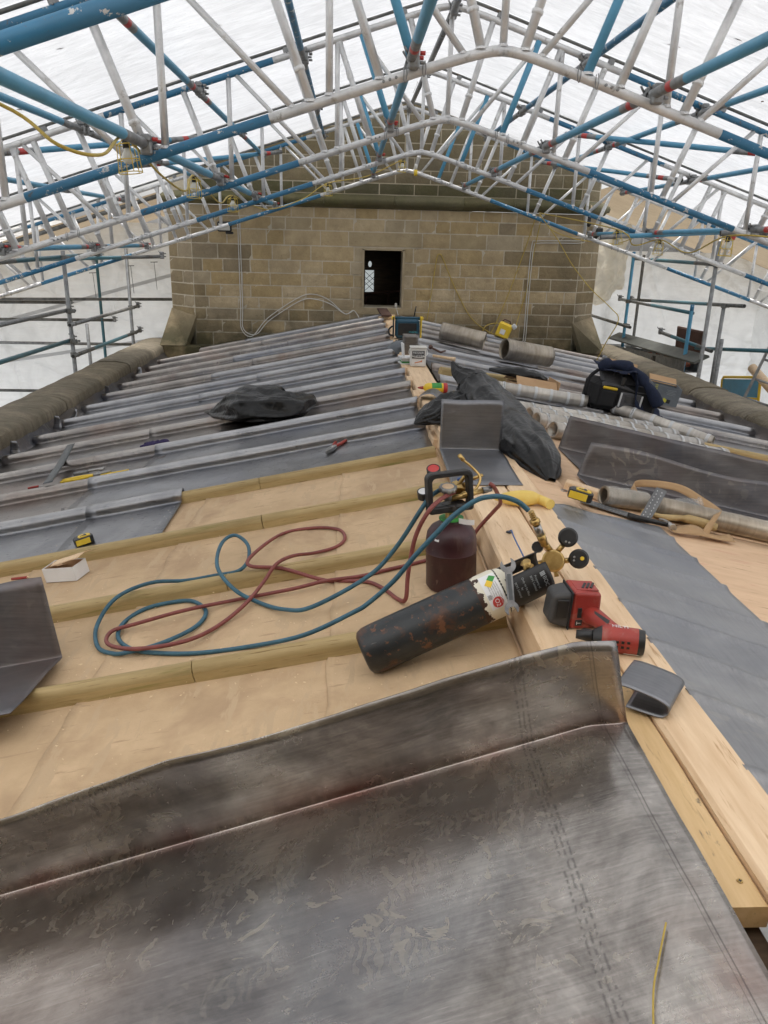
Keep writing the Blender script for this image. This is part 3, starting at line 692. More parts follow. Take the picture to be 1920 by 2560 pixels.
# ================================================================== TOWER
tower = empty('stone_tower', TR(.5, 11.4, 0), 'square sandstone tower with mossy string course and small dark doorway', 'tower')
TWI = tower.matrix_world.inverted()
def tpart(m, name, mat, **kw):
    o = m.build(name, mat, **kw); o.parent = tower; o.matrix_parent_inverse = TWI; return o
def block(O, D, s0, s1, z0, z1, mat, rough=.010, proud=.0, gap=.0072, name='stone_block'):
    """one stone: O = start of the face, D = unit direction along it (outward normal to its right hand side)"""
    D = Vector(D); N = Vector((D.y, -D.x, 0)); O = Vector(O); m = MB(); nu, nv = 5, 3; sd_ = rnd(0, 99)
    gap_a = gap*rnd(.6, 1.2)
    def fn(u, v):
        s = s0+gap_a+(s1-s0-2*gap_a)*u; z = z0+gap+(z1-z0-2*gap)*v; e = 1 if (0 < u < 1 and 0 < v < 1) else 0
        q = Vector((s*9, z*9, sd_)); d = proud + rough*(.7*e+.9*e*noise.noise(q)+.35*noise.noise(q*2))
        return O+D*s+N*d+Vector((0, 0, z))
    m.grid(nu, nv, fn, smooth=rough > .006)
    B = [O+D*s-N*.05+Vector((0, 0, z)) for s in (s0+gap, s1-gap) for z in (z0+gap, z1-gap)]
    c = [fn(0, 0), fn(0, 1), fn(1, 0), fn(1, 1)]
    m.add([*B, *c], [(0, 4, 5, 1), (2, 3, 7, 6), (1, 5, 7, 3), (0, 2, 6, 4)])
    return tpart(m, name, mat)
zc = [-.62, -.42, -.235, -.06, .10, .26, .425, .595, .77, .97, 1.17, 1.335, 1.475]
FL = Vector((-2.2, 11.4, 0)); LEN = 5.45
def skip(s, z):       # doorway and its dressed surround, in face metres
    return None
DX0, DX1, DZ0, DZ1 = .19+2.2, .74+2.2, .157, .93
for ci, (za, zb_) in enumerate(zip(zc[:-1], zc[1:])):
    segs = [(0, LEN)]
    if zb_ > .05 and za < DZ1: 
        jw = .14+.05*(ci % 2); segs = [(0, DX0-jw), (DX1+jw, LEN)]
        if zb_ <= DZ1+.045:
            block(FL, (1, 0, 0), DX0-jw, DX0-.0, za, zb_, MT['stonesmooth'], .002, .006); block(FL, (1, 0, 0), DX1, DX1+jw, za, zb_, MT['stonesmooth'], .002, .006)
    if za >= .96 and zb_ < 1.2: segs = [(0, DX0-.22), (DX1+.26, LEN)]
    for (a_, c_) in segs:
        s = a_; first = True
        while s < c_-.02:
            L = rnd(.24, .56)*(.8 if zb_-za < .17 else 1); 
            if first: L *= rnd(.5, 1); first = False
            e = c_ if c_-(s+L) < .16 else s+L
            r = random.random(); mt = MT['stone'] if r < .86 else MT['stonesmooth']
            pd = max(0, (.8-s)/.8, (s-LEN+1.5)/1.5)*.75+max(0, (.15-za)*1.4)
            if random.random() < pd: mt = MT['stonedark']
            block(FL, (1, 0, 0), s, e, za, zb_, mt, rnd(.005, .014)); s = e
block(FL, (1, 0, 0), DX0-.22, DX1+.26, .973, 1.17, MT['stonesmooth'], .002, .008, name='lintel')
block(FL, (1, 0, 0), DX0-.2, DX1+.2, .05, .155, MT['stonesmooth'], .002, .02, name='door_sill')
m = MB(); m.box((.19-.02+.01, 11.42, .545), (.03, .09, .80)); m.box((.74+.01, 11.42, .545), (.03, .09, .80)); m.box((.465, 11.42, .945), (.60, .09, .028))
tpart(m, 'door_frame', MT['stonesmooth'])
# canted corners
for (P0, D, L) in ((Vector((-2.6, 11.8, 0)), Vector((1, -1, 0)).normalized(), .565), (Vector((3.25, 11.4, 0)), Vector((1, 1, 0)).normalized(), .523)):
    for ci, (za, zb_) in enumerate(zip(zc[3:-1], zc[4:])):
        cut = L*rnd(.35, .65)
        if ci % 2: block(P0, D, 0, cut, za, zb_, MT['stonedark'], .008); block(P0, D, cut, L, za, zb_, MT['stonedark'], .008)
        else: block(P0, D, 0, L, za, zb_, MT['stonedark'], .008)
# cores behind the facing
def core(z0, z1, y0, mat, inset=0.0, hole=False):
    a = inset
    pl = [(-2.2+a, y0), (3.25-a, y0), (3.62-a, y0+.37), (3.62-a, 15.4), (-2.6+a, 15.4), (-2.6+a, y0+.4)]
    m = MB()
    if not hole: m.prism(pl, z0, z1)
    else:
        n = len(pl); m.prism(pl[1:]+[pl[0]], z0, z1)
        # replace front wall by pieces round the doorway
        fi = [i for i, f in enumerate(m.f) if len(f) == 4 and all(abs(m.v[k][1]-y0) < 1e-6 for k in f)]
        for i in fi: m.f.pop(i); m.m.pop(i); m.sm.pop(i)
        for (xa, xb, zA, zB) in ((-2.2+a, .19, z0, z1), (.74, 3.25-a, z0, z1), (.19, .74, z0, .155), (.19, .74, .932, z1)):
            m.add([(xa, y0, zA), (xb, y0, zA), (xb, y0, zB), (xa, y0, zB)], [(0, 1, 2, 3)])
        for (xa, xb, zA, zB) in ((.19, .19, .155, .932), (.74, .74, .155, .932)): m.add([(xa, y0, zA), (xa, y0+.5, zA), (xa, y0+.5, zB), (xa, y0, zB)], [(0, 1, 2, 3)])
        m.add([(.19, y0, .932), (.74, y0, .932), (.74, y0+.5, .932), (.19, y0+.5, .932)], [(0, 1, 2, 3)]); m.add([(.19, y0, .155), (.74, y0, .155), (.74, y0+.5, .155), (.19, y0+.5, .155)], [(0, 1, 2, 3)])
    return tpart(m, 'wall_core', mat)
core(-2.2, 1.47, 11.401, MT['mortar'], .0, True)
# string course with weathered top
def ring(off): return [(-2.2-.4*off, 11.4-off), (3.25+.4*off, 11.4-off), (3.62+off, 11.77-.4*off), (3.62+off, 15.4), (-2.6-off, 15.4), (-2.6-off, 11.8-.4*off)]
m = MB(); prof = [(.0, 1.475), (.035, 1.478), (.06, 1.51), (.10, 1.515), (.115, 1.56), (.105, 1.59), (.02, 1.645), (-.05, 1.655)]
vs = []; fs = []
for (o_, z) in prof: vs += [(x, y, z) for (x, y) in ring(o_)]
for i in range(len(prof)-1):
    for j in range(6):
        j2 = (j+1) % 6; fs.append((i*6+j, i*6+j2, (i+1)*6+j2, (i+1)*6+j))
m.add(vs[:12], fs[:6]); 
tpart(m, 'string_course_soffit', MT['stonedark'])
m = MB(); s = -2.25
while s < 3.3:
    e = min(s+rnd(.7, 1.1), 3.3); n = len(prof)
    if 3.3-e < .3: e = 3.3
    def fn(u, v):
        o_, z = prof[round(v*(n-1))]; x = s+.002+(e-s-.004)*u; q = Vector((x*7, z*20, 3))
        return (x, 11.4-o_+.008*noise.noise(q), z+.006*noise.noise(q*2))
    mm = MB(); mm.grid(8, n-1, fn); tpart(mm, 'string_course_stone', MT['stonemoss']); s = e
for (A, B_) in (((3.25, 11.4), (3.62, 11.77)), ((-2.6, 11.8), (-2.2, 11.4))):
    n = len(prof)
    def fn(u, v):
        o_, z = prof[round(v*(n-1))]; nx, ny_ = (.7071, -.7071) if A[0] > 0 else (-.7071, -.7071)
        return (A[0]+(B_[0]-A[0])*u+nx*o_*1.02, A[1]+(B_[1]-A[1])*u+ny_*o_*1.02, z-.002)
    mm = MB(); mm.grid(3, n-1, fn); tpart(mm, 'string_course_stone', MT['stonemoss'])
# walling above the string course
zu = [1.655, 1.80, 1.97, 2.13, 2.31, 2.49, 2.66, 2.85, 3.05]
FU = Vector((-2.15, 11.43, 0))
for (za, zb_) in zip(zu[:-1], zu[1:]):
    s = 0.0
    while s < 5.35:
        L = rnd(.3, .6); e = 5.35 if 5.35-(s+L) < .2 else s+L
        block(FU, (1, 0, 0), s, e, za, zb_, MT['stonetop'] if za > 1.7 else MT['stonemoss'], rnd(.005, .012)); s = e
    block(Vector((3.2, 11.43, 0)), Vector((1, 1, 0)).normalized(), 0, .5, za, zb_, MT['stonetop'], .008)
core(1.64, 3.05, 11.432, MT['mortar'], .05)
# broaches: sloping slabs that bring the canted corners back to square
for sgn, xa, xb, ya in ((-1, -2.2, -2.6, 11.8), (1, 3.25, 3.62, 11.77)):
    m = MB(); A_ = (xa-sgn*.02, 11.385, .0); Bp = (xb+sgn*.01, ya, .06); C_ = (xb+sgn*.13, 11.62, -.40); D_ = (xa+sgn*.14, 11.29, -.42); E_ = (xb+sgn*.10, 11.27, -.42)
    pts = [A_, Bp, C_, E_, D_]
    m.add(pts+[(p[0]-sgn*.03, p[1]+.06, p[2]-.05) for p in pts], [(0, 1, 2, 3, 4), (5, 9, 8, 7, 6), (0, 4, 9, 5), (4, 3, 8, 9), (3, 2, 7, 8), (2, 1, 6, 7), (1, 0, 5, 6)])
    if sgn > 0: m.f = [f[::-1] for f in m.f]
    tpart(m, 'broach_slab', MT['stonedark'])
    m = MB(); m.box(((xa+xb)/2+sgn*.06, 11.62, -1.30), (.64, .66, 1.76), bev=.02); tpart(m, 'plinth_stone', MT['stonedark'])
# inside the doorway: a dim chamber with a leaded window and a timber rail
m = MB(); m.box((.465, 13.1, .5), (2.6, 2.2, 2.6)); m.f = [f for f in m.f]; o = tpart(m, 'chamber_wall', MT['wooddark'])
me_ = o.data; 
import bmesh
bm_ = bmesh.new(); bm_.from_mesh(me_)
bmesh.ops.delete(bm_, geom=[f for f in bm_.faces if f.normal.y < -.9], context='FACES'); bm_.to_mesh(me_); bm_.free()
m = MB(); m.box((.33, 13.9, .40), (.16, .02, .36)); win = tpart(m, 'chamber_window', MT['pane'])
m = MB(); m.sphere((.335, 13.9, .68), (.03, .012, .05), 10, 6); tpart(m, 'chamber_window', MT['pane'])
m = MB()
for i in range(-4, 6):
    for s_ in (-1, 1):
        pts = []
        for t in (-1, 1):
            x = .33+t*.08*s_; z = .40+i*.09+t*.07; pts.append((x, 13.88, z))
        if all(.22 < p[2] < .58 for p in pts): m.tube(pts, .004, 4)
m.box((.25, 13.88, .40), (.008, .01, .36)); m.box((.41, 13.88, .40), (.008, .01, .36))
tpart(m, 'window_leading', MT['print'])
m = MB(); m.tube([(-.2, 12.6, .22), (1.2, 12.6, .36)], .03, 6); m.tube([(.25, 12.6, .0), (.25, 12.6, .27)], .02, 6); m.tube([(.6, 12.6, .0), (.6, 12.6, .3)], .02, 6)
tpart(m, 'chamber_rail', MT['brown'])
m = MB(); m.box((.66, 11.45, .19), (.035, .035, .06), bev=.008); m.tube(catmull([(.66, 11.44, .19), (.67, 11.38, .13), (.69, 11.34, .06)]), .006, 6); tpart(m, 'plug', MT['whitecable'])

# ================================================================== TEMPORARY ROOF: trusses, purlins, sheeting
XA = .72; TS = .32
def zb(dx): return 1.927-TS*(sqrt(dx*dx+.01)-.1)
def zt(dx): return 2.665-TS*(sqrt(dx*dx+.01)-.1)
def chord_mesh(zf, r, bands, dmax=6.6):
    m = MB()
    edges = [0, .04, .09, .16, .25, .4, .7]
    for sgn in (-1, 1):
        def seg(a, c, mi):
            pts = [a]+[e for e in edges if a < e < c]+[c]; m.tube([(sgn*d, 0, zf(d)) for d in pts], r, 12, mi, cap=True)
        cur = 0.0 if sgn > 0 else 0.0
        for (a, c) in bands:
            seg(cur, a, 0); seg(a, c, 1); cur = c
        seg(cur, dmax, 0)
    # wrinkle-free middle joint
    m.tube([(-.05, 0, zf(.05)+.0005), (0, 0, zf(0)+.0005), (.05, 0, zf(.05)+.0005)], r*1.002, 12, 0, cap=False)
    return m
def weld(m, p, r): m.lathe([(r*1.35, -.004), (r*1.25, .006), (r*1.02, .010)], 10, 0, TR(*p))
def post_mesh(p0, p1, r, rings=(), mi=0):
    m = MB(); m.tube([p0, p1], r, 10, mi); d = Vector(p1)-Vector(p0)
    for t in rings:
        c = Vector(p0)+d*t; u = d.normalized(); m.tube([c-u*.012, c-u*.008, c+u*.008, c+u*.012], [r*1.02, r*1.25, r*1.25, r*1.02], 10, 0)
    weld(m, p0, r); return m
truss = empty('roof_truss', TR(XA, 2.1, 0))
chord_mesh(zb, .0245, [(1.12, 2.33), (3.62, 4.85)]).build('bottom_chord', [MT['alu'], MT['blue']], truss)
chord_mesh(zt, .0235, [(1.3, 2.55), (3.8, 5.0)]).build('top_chord', [MT['alu'], MT['blue']], truss)
m = MB(); pts = [(s*d, 0, zt(d)+.062) for s, dd in ((-1, (6.6, 3, 1.2, .4, .2, .1)), (1, (0, .1, .2, .4, 1.2, 3, 6.6))) for d in dd]; m.tube(pts, .0115, 8); m.build('keder_rail', MT['galvdark'], truss)
for s in (-1, 1):
    for d in (.35, 1.2, 2.1, 3.0, 4.0, 5.0):
        m = MB(); m.box((s*d, 0, zt(d)+.03), (.05, .02, .07), bev=.006, R=RY(s*.31)); m.tube([(s*d, -.03, zt(d)+.02), (s*d, .03, zt(d)+.02)], .006, 6); m.build('rail_bracket', MT['galv'], truss)
for s in (-1, 1):
    for j in (.42, 2.86, 5.3):       # beam joints: blue post, silver post, pins and clips
        post_mesh((s*j, 0, zb(j)+.02), (s*(j+.23), 0, zt(j+.23)-.02), .0235, (), 1 if j < 1 else 0).build('joint_post', [MT['alu'], MT['ltblue']], truss)
        k = j+.165
        post_mesh((s*k, 0, zb(k)+.02), (s*(k+.23), 0, zt(k+.23)-.02), .0215).build('joint_post', [MT['alu']], truss)
        m = MB()
        for q, d in enumerate((j+.09, j+.12, j+.15)):
            mp = MB(); mp.tube([(s*d, -.034, zb(d)), (s*d, .034, zb(d))], .007, 8); mp.build('joint_bolt', MT['galv'], truss)
        for d in (j-.045, j+.045):
            m = MB(); m.tube(catmull([(s*d, -.03, zb(d)+.035), (s*d+.006, -.033, zb(d)), (s*d, -.03, zb(d)-.035), (s*d-.008, -.03, zb(d)-.02), (s*d-.008, -.03, zb(d)+.03)], 4), .0022, 5)
            m.build('joint_pin', MT['galv'], truss)
    for i in range(7):
        d = .83+.8*i
        if d > 6.2: break
        post_mesh((s*d, 0, zb(d)+.02), (s*d, 0, zt(d)-.02), .0185).build('vertical_web', [MT['alu']], truss)
        if min(abs(d+.09-q) for q in (2.86, 5.3)) > .1:
            post_mesh((s*(d+.09), 0, zb(d+.09)+.02), (s*(d+.33), 0, zt(d+.33)-.02), .0225, (.22,)).build('sleeved_web', [MT['alu']], truss)
        post_mesh((s*(d+.18), 0, zb(d+.18)+.02), (s*(d+.74), 0, zt(d+.74)-.02), .0165).build('diagonal_web', [MT['alu']], truss)
    post_mesh((s*.105, 0, zb(.105)+.02), (s*.30, 0, zt(.30)-.02), .0225, (.25,)).build('sleeved_web', [MT['alu']], truss)
    post_mesh((s*.19, 0, zb(.19)+.02), (s*.66, 0, zt(.66)-.02), .0165).build('diagonal_web', [MT['alu']], truss)
post_mesh((0, 0, zb(0)+.02), (0, 0, zt(0)-.02), .0185).build('vertical_web', [MT['alu']], truss)
for (d, a_, mt_, sg) in ((.585, .62, 'whitetape', -1), (3.32, .4, 'redtape', 1)):
    m = MB(); p0 = Vector((sg*d, 0, zb(d))); p1 = Vector((sg*(d+.235), 0, zt(d+.235))); c0 = p0.lerp(p1, a_); c1 = p0.lerp(p1, a_+.065); m.tube([c0, c1], .0245, 10, cap=False); m.build('sticker', MT[mt_], truss)
YT = [2.1, 4.2, 6.45, 8.72, 10.95]
TL = ['nearest aluminium truss, its blue lower chord crossing the top left corner', 'second nearest aluminium truss with peaked lower chord at top of picture',
      'middle aluminium truss with blue and silver chords, third from camera', 'fourth aluminium truss, last but one before the stone tower', 'farthest aluminium truss, close against the stone tower']
for i, y in enumerate(YT):
    t = truss if i == 0 else copy_tree(truss); t.location = (XA, y, 0); tag(t, TL[i], 'roof truss', 'trusses of the temporary roof')

def coupler(parent, c, ax=0, red=True):
    m = MB(); m.box((0, 0, 0), (.055, .045, .06), bev=.008); m.box((0, 0, .045), (.05, .05, .035), bev=.008); m.tube([(.03, -.0, .0), (.055, 0, 0)], .008, 6); m.tube([(.03, 0, .04), (.055, 0, .04)], .010, 6, 1); m.tube([(-.025, .02, .04), (-.045, .02, .07)], .006, 6)
    o = m.build('coupler', [MT['galv'], MT['redtape' if red else 'galv']], parent); o.matrix_world = TR(*c) @ RZ(ax); return o
tube_cache = {}
def tube_obj(name, A, B_, r=.024, style='plain', label=None, group=None, couplers=True, cat='scaffold tube'):
    A = Vector(A); B_ = Vector(B_); L = (B_-A).length
    sty = {'plain': [(0, 1, 'galv')], 'blue': [(0, .16, 'galv'), (.16, .80, 'ltblue'), (.80, 1, 'galv')], 'dblue': [(0, .12, 'galv'), (.12, .85, 'blue'), (.85, 1, 'galv')],
           'teal': [(0, .25, 'galvdark'), (.25, .75, 'teal'), (.75, 1, 'galvdark')], 'allteal': [(0, 1, 'teal')], 'dark': [(0, 1, 'galvdark')], 'bluetop': [(0, .55, 'galv'), (.55, .98, 'ltblue'), (.98, 1, 'blue')],
           'red': [(0, .10, 'galv'), (.10, .13, 'redtape'), (.13, .18, 'galv'), (.18, .80, 'ltblue'), (.80, .87, 'galv'), (.87, .90, 'redtape'), (.90, 1, 'galv')], 'tealdn': [(0, .5, 'teal'), (.5, 1, 'galv')]}[style]
    names = []; m = MB()
    for (a, c, mt_) in sty:
        if mt_ not in names: names.append(mt_)
        m.tube([(a*L, 0, 0), (c*L, 0, 0)], r*(1.015 if mt_ == 'redtape' else 1), 12, names.index(mt_), cap=(a == 0 or c == 1))
    # black discs painted on the ends for the shade inside the tube
    names.append('print'); k = len(names)-1
    m.lathe([(0, 0), (r*.82, 0)], 12, k, TR(-.0008, 0, 0) @ RY(-pi/2)); m.lathe([(0, 0), (r*.82, 0)], 12, k, TR(L+.0008, 0, 0) @ RY(pi/2))
    M_ = frame(A, B_-A, (0, 0, 1) if abs((B_-A).normalized().z) < .9 else (0, 1, 0), True)
    o = m.build(name, [MT[q] for q in names], M=M_); tag(o, label, cat, group); return o
LOW = [(-2.70, 'red'), (-1.0, 'blue'), (.28, 'red'), (1.47, 'red'), (3.2, 'red')]
TOP = [(-2.95, 'red'), (-2.0, 'blue'), (-1.13, 'red'), (-.36, 'dblue'), (.72, 'plain'), (1.72, 'dblue'), (2.65, 'red'), (3.58, 'red')]
WH = ['above the gas bottles', 'over the first bare battens', 'above the lead rolls', 'between the last two trusses before the tower']
YS = [(2.1, 4.2), (4.2, 6.45), (6.45, 8.72), (8.72, 10.95)]
def lr(x): return 'left' if x < .2 else ('right' if x > 1.2 else 'ridge')
ordn = ['first', 'second', 'third', 'fourth', 'fifth', 'sixth', 'seventh', 'eighth']
bay_n = ['nearest bay', 'second bay', 'third bay', 'farthest bay']
for bi, (ya, yb_) in enumerate(YS):
    for li, (x, st_) in enumerate(LOW):
        z = zb(abs(x-XA))+(.06 if x < 1 else .045)
        o = tube_obj('purlin_tube', (x, ya+.03, z), (x, yb_-.02, z), style=st_, label=f'lower blue and grey purlin tube, {ordn[li]} from left in the {bay_n[bi]} of trusses', group='purlin tubes between trusses')
        for yy in (ya+.05, yb_-.05): coupler(o, (x+.01, yy, z-.02))
    for li, (x, st_) in enumerate(TOP):
        z = zt(abs(x-XA))-(.05 if x != .72 else .04)
        o = tube_obj('purlin_tube', (x, ya+.03, z), (x, yb_-.02, z), style=st_, label=f'upper purlin tube under the sheeting, {ordn[li]} from left in the {bay_n[bi]} of trusses', group='purlin tubes between trusses')
        for yy in (ya+.05, yb_-.05): coupler(o, (x+.01, yy, z), red=False)
# plan bracing with red stickers near the eaves
for (A, B_, lab) in (((-2.72, 6.5, 1.60), (-1.5, 8.7, 2.0), 'sloping brace tube with red stickers under left sheeting, middle bay'), ((2.2, 8.7, 2.14), (3.4, 6.5, 1.76), 'sloping brace tube with red stickers under right sheeting, middle bay'), ((-2.2, 8.75, 1.72), (-.9, 10.9, 2.1), 'sloping brace tube at left beside the stone tower'), ((2.4, 10.9, 2.08), (3.5, 8.75, 1.74), 'sloping brace tube at right beside the stone tower')):
    tube_obj('brace_tube', A, B_, style='red', label=lab, group='brace tubes')

# sheeting in bays; it runs on behind the camera as over the rest of the roof
def sheet_panel(sgn, ya, yb_, label, mat='sheet', d0=.0, d1=6.9, sag=.03, n='roof_sheet', dz=.0):
    m = MB(); sd_ = rnd(0, 50)
    def fn(u, v):
        d = d0+(d1-d0)*u; y = ya+(yb_-ya)*v; q = Vector((d*1.5, y*1.2, sd_))
        return (XA+sgn*d, y, zt(d)+.078+dz-sag*sin(pi*v)*1.0+.014*noise.noise(q)*sin(pi*v)+.006*noise.noise(q*3)*sin(pi*v))
    m.grid(60, 18, fn, flip=sgn < 0)
    return tag(m.build(n, MT[mat]), label, 'sheeting', 'white sheets of the temporary roof' if mat != 'beigesheet' else 'beige sheets behind the tower')
yb_list = [-5.5, -.98, -.1]+YT
names_b = ['behind the camera, rear bay', 'just behind the camera', 'directly overhead', 'in the nearest bay', 'in the second bay', 'in the third bay', 'in the bay touching the tower']
for i, (ya, yb_) in enumerate(zip(yb_list[:-1], yb_list[1:])):
    for sgn in (-1, 1):
        if i < 1: continue
        sheet_panel(sgn, ya+.004, yb_-.004, mat='sheet' if i > 2 else 'sheetbright', label=f'white translucent roof sheet on the {"left" if sgn < 0 else "right"} slope {names_b[i]}')  # unseen near panels pass more light, made so to brighten the foreground
sheet_panel(-1, 12.2, 16.0, 'beige sheet roof behind the tower on the left', 'beigesheet', 3.55, 7.5, .05, dz=.0); sheet_panel(1, 12.2, 16.0, 'beige sheet roof behind the tower on the right', 'beigesheet', 3.3, 7.5, .05, dz=.25)
for (sg, lab, d0, dz) in ((-1, 'dark edge pole under the left beige sheet', 3.5, .03), (1, 'dark edge pole under the right beige sheet', 3.3, .28)):
    tube_obj('edge_pole', (XA+sg*d0, 12.25, zt(d0)+dz), (XA+sg*7.4, 12.25, zt(7.4)+dz), .03, 'dark', lab, couplers=False)
# dead leaves lying on the sheets, seen through them
def leaf_mesh(): 
    m = MB(); m.grid(6, 2, lambda u, v: ((u-.5), (v-.5)*.34*sin(pi*u)**.8, .05*sin(3*u)+.06*abs(v-.5)), smooth=True); return m.mesh('fallen_leaf', MT['leaf'])
LM = leaf_mesh()
LP = [(-.95, 3.1), (-1.05, 3.45), (-.55, 3.6), (-.62, 3.3), (-1.25, 2.9), (-.2, 3.2), (-.35, 2.7), (1.9, 3.5), (1.55, 4.9), (2.3, 5.2), (2.1, 5.7), (2.6, 5.0), (2.9, 6.0), (2.4, 4.6), (1.75, 3.1), (3.1, 6.6), (-1.6, 4.9), (-2.2, 5.8), (-.8, 5.4), (2.0, 6.9), (3.4, 7.4), (1.5, 4.0)]
lf = [0, 0]; ordl = ['first', 'second', 'third', 'fourth', 'fifth', 'sixth', 'seventh', 'eighth', 'ninth', 'tenth', 'eleventh', 'twelfth', 'thirteenth']
for i, (x, y) in enumerate(LP):
    d = abs(x-XA); s = rnd(.035, .09); 
    o = obj('fallen_leaf', LM); o.matrix_world = TR(x, y, zt(d)+.05) @ RY(.31 if x > XA else -.31) @ RZ(rnd(0, 6)) @ Matrix.Scale(s, 4)
    lf[x > XA] += 1; tag(o, f'dead leaf on the {"left" if x < XA else "right"} white sheet, {ordl[sorted([q for q in LP if (q[0] > XA) == (x > XA)], key=lambda q: q[1]).index((x, y))]} nearest the camera', 'leaf', 'leaves on the roof sheets')

# ================================================================== SIDE SCAFFOLD, NETTING
def std(name, x, y, z0, z1, style, label, grp='upright scaffold poles'): return tube_obj(name, (x, y, z0), (x, y, z1), .0245, style, label, grp)
std('scaffold_standard', -3.3, 9.49, -3.4, .86, 'plain', 'tall grey upright pole outside the left parapet, nearer of the two')
std('scaffold_standard', -3.3, 12.13, -3.4, .86, 'plain', 'tall grey upright pole beside the tower at left, with two rail ends')
std('scaffold_standard', -4.1, 13.3, -3.4, .66, 'allteal', 'teal upright pole behind the grey ones on the left')
std('scaffold_standard', -3.8, 11.6, -3.4, -.18, 'tealdn', 'short teal pole standing between the two grey uprights on the left')
std('scaffold_standard', 4.3, 12.2, -3.4, 1.0, 'bluetop', 'blue topped upright pole nearest the tower on the right')
std('scaffold_standard', 4.3, 9.37, -3.4, 1.15, 'plain', 'tall grey upright pole outside the right parapet')
std('scaffold_standard', 4.8, 13.13, -3.4, .95, 'dark', 'dark upright pole behind the blue topped one on the right')
std('scaffold_standard', 4.3, 9.85, -3.4, .40, 'bluetop', 'short blue pole with blue cap beside the rubble channel')
std('scaffold_standard', 4.8, 10.05, -3.4, .40, 'tealdn', 'dark pole with teal foot behind the tall grey right upright')
std('scaffold_standard', 4.75, 9.85, -3.4, -.02, 'tealdn', 'short teal pole left of the blue barrier')
std('scaffold_standard', 4.8, 14.7, -3.4, .12, 'dark', 'dark pole close to the tower corner on the right')
RAILS = [((-3.34, 5.4, .23), (-3.34, 9.62, .19), 'tealdn', 'upper blue guard rail along the left parapet'), ((-3.34, 5.4, -.10), (-3.34, 9.62, -.16), 'allteal', 'lower teal guard rail along the left parapet'),
  ((-3.26, 9.35, .04), (-3.26, 12.4, .02), 'plain', 'upper rail between the two grey uprights at left'), ((-3.26, 9.35, -.32), (-3.26, 12.4, -.35), 'teal', 'lower rail between the two grey uprights at left'),
  ((-7.2, 13.0, .0), (-2.75, 13.0, .09), 'dark', 'long dark horizontal tube behind left scaffold meeting the tower'), ((-7.2, 13.06, -.05), (-4.5, 13.06, .0), 'dark', 'dark tube doubled under the long one at left'), ((-7.2, 13.3, -.33), (-3.9, 13.3, -.29), 'dark', 'second long dark horizontal tube at left'),
  ((-7.2, 13.3, -.70), (-3.4, 13.3, -.68), 'plain', 'low grey horizontal tube behind the left parapet'), ((-7.2, 12.9, -1.42), (-4.6, 12.9, -1.41), 'dark', 'lowest dark tube at left edge'),
  ((-3.34, 7.3, .77), (-3.34, 11.0, .80), 'teal', 'grey blue tube level with truss feet at left'), ((-4.6, 10.9, .69), (-2.5, 10.9, .79), 'teal', 'teal tube running into the tower at left'), 
  ((4.34, 9.9, .29), (4.34, 12.7, .27), 'tealdn', 'upper guard rail at right with open end'), ((4.26, 11.85, -.09), (4.26, 14.4, -.09), 'dark', 'short dark rail beside the tower corner at right'),
  ((4.34, 9.3, .89), (4.34, 12.3, .90), 'teal', 'grey tube level with truss feet at right'), ((4.84, 9.6, .41), (4.84, 13.6, .21), 'teal', 'long teal rail behind the right uprights'), ((4.84, 8.2, .04), (4.84, 14.9, -.72), 'tealdn', 'low blue tube behind the right scaffold'),
  ((4.38, 9.3, -.105), (4.30, 10.75, -.04), 'teal', 'loose tube with open end lying across the right scaffold'), ((2.65, 8.6, 1.15), (4.5, 8.45, 1.27), 'blue', 'near horizontal blue and grey tube at right carrying lamps'), ((3.0, 6.55, 1.18), (4.4, 6.4, 1.22), 'plain', 'grey tube at right picture edge carrying a lamp')]
for (A, B_, st_, lab) in RAILS:
    o = tube_obj('scaffold_rail', A, B_, style=st_, label=lab, group='scaffold rails')
    if A[1] > 9 or A[0] < -3.3: coupler(o, B_, red=False)
for (x, y, zz, pn) in ((-3.3, 9.49, (.78, .19, .04, -.16, -.32), 'the nearer grey pole at left'), (-3.3, 12.13, (.02, -.35), 'the grey pole beside the tower at left'), (4.3, 9.37, (.89,), 'the tall grey pole at right'), (4.3, 12.2, (.27, -.09), 'the blue topped pole at right'), (4.8, 10.05, (.38,), 'the dark pole at right')):
    for zi, z in enumerate(zz):
        m = MB(); m.lathe([(.026, -.03), (.036, -.026), (.036, .026), (.026, .03)], 12); m.box((.045, 0, 0), (.05, .05, .045), bev=.008); m.tube([(.05, .03, 0), (.05, .07, 0)], .008, 6); m.box((.05, .06, 0), (.022, .016, .022))
        o = m.build('scaffold_clamp', MT['galvdark'], M=TR(x, y, z) @ RZ(rnd(-.6, .6))); tag(o, f'rusty double clamp, {ordn[zi]} from the top on {pn}' if len(zz) > 1 else f'rusty double clamp on {pn}', 'clamp', 'scaffold clamps')

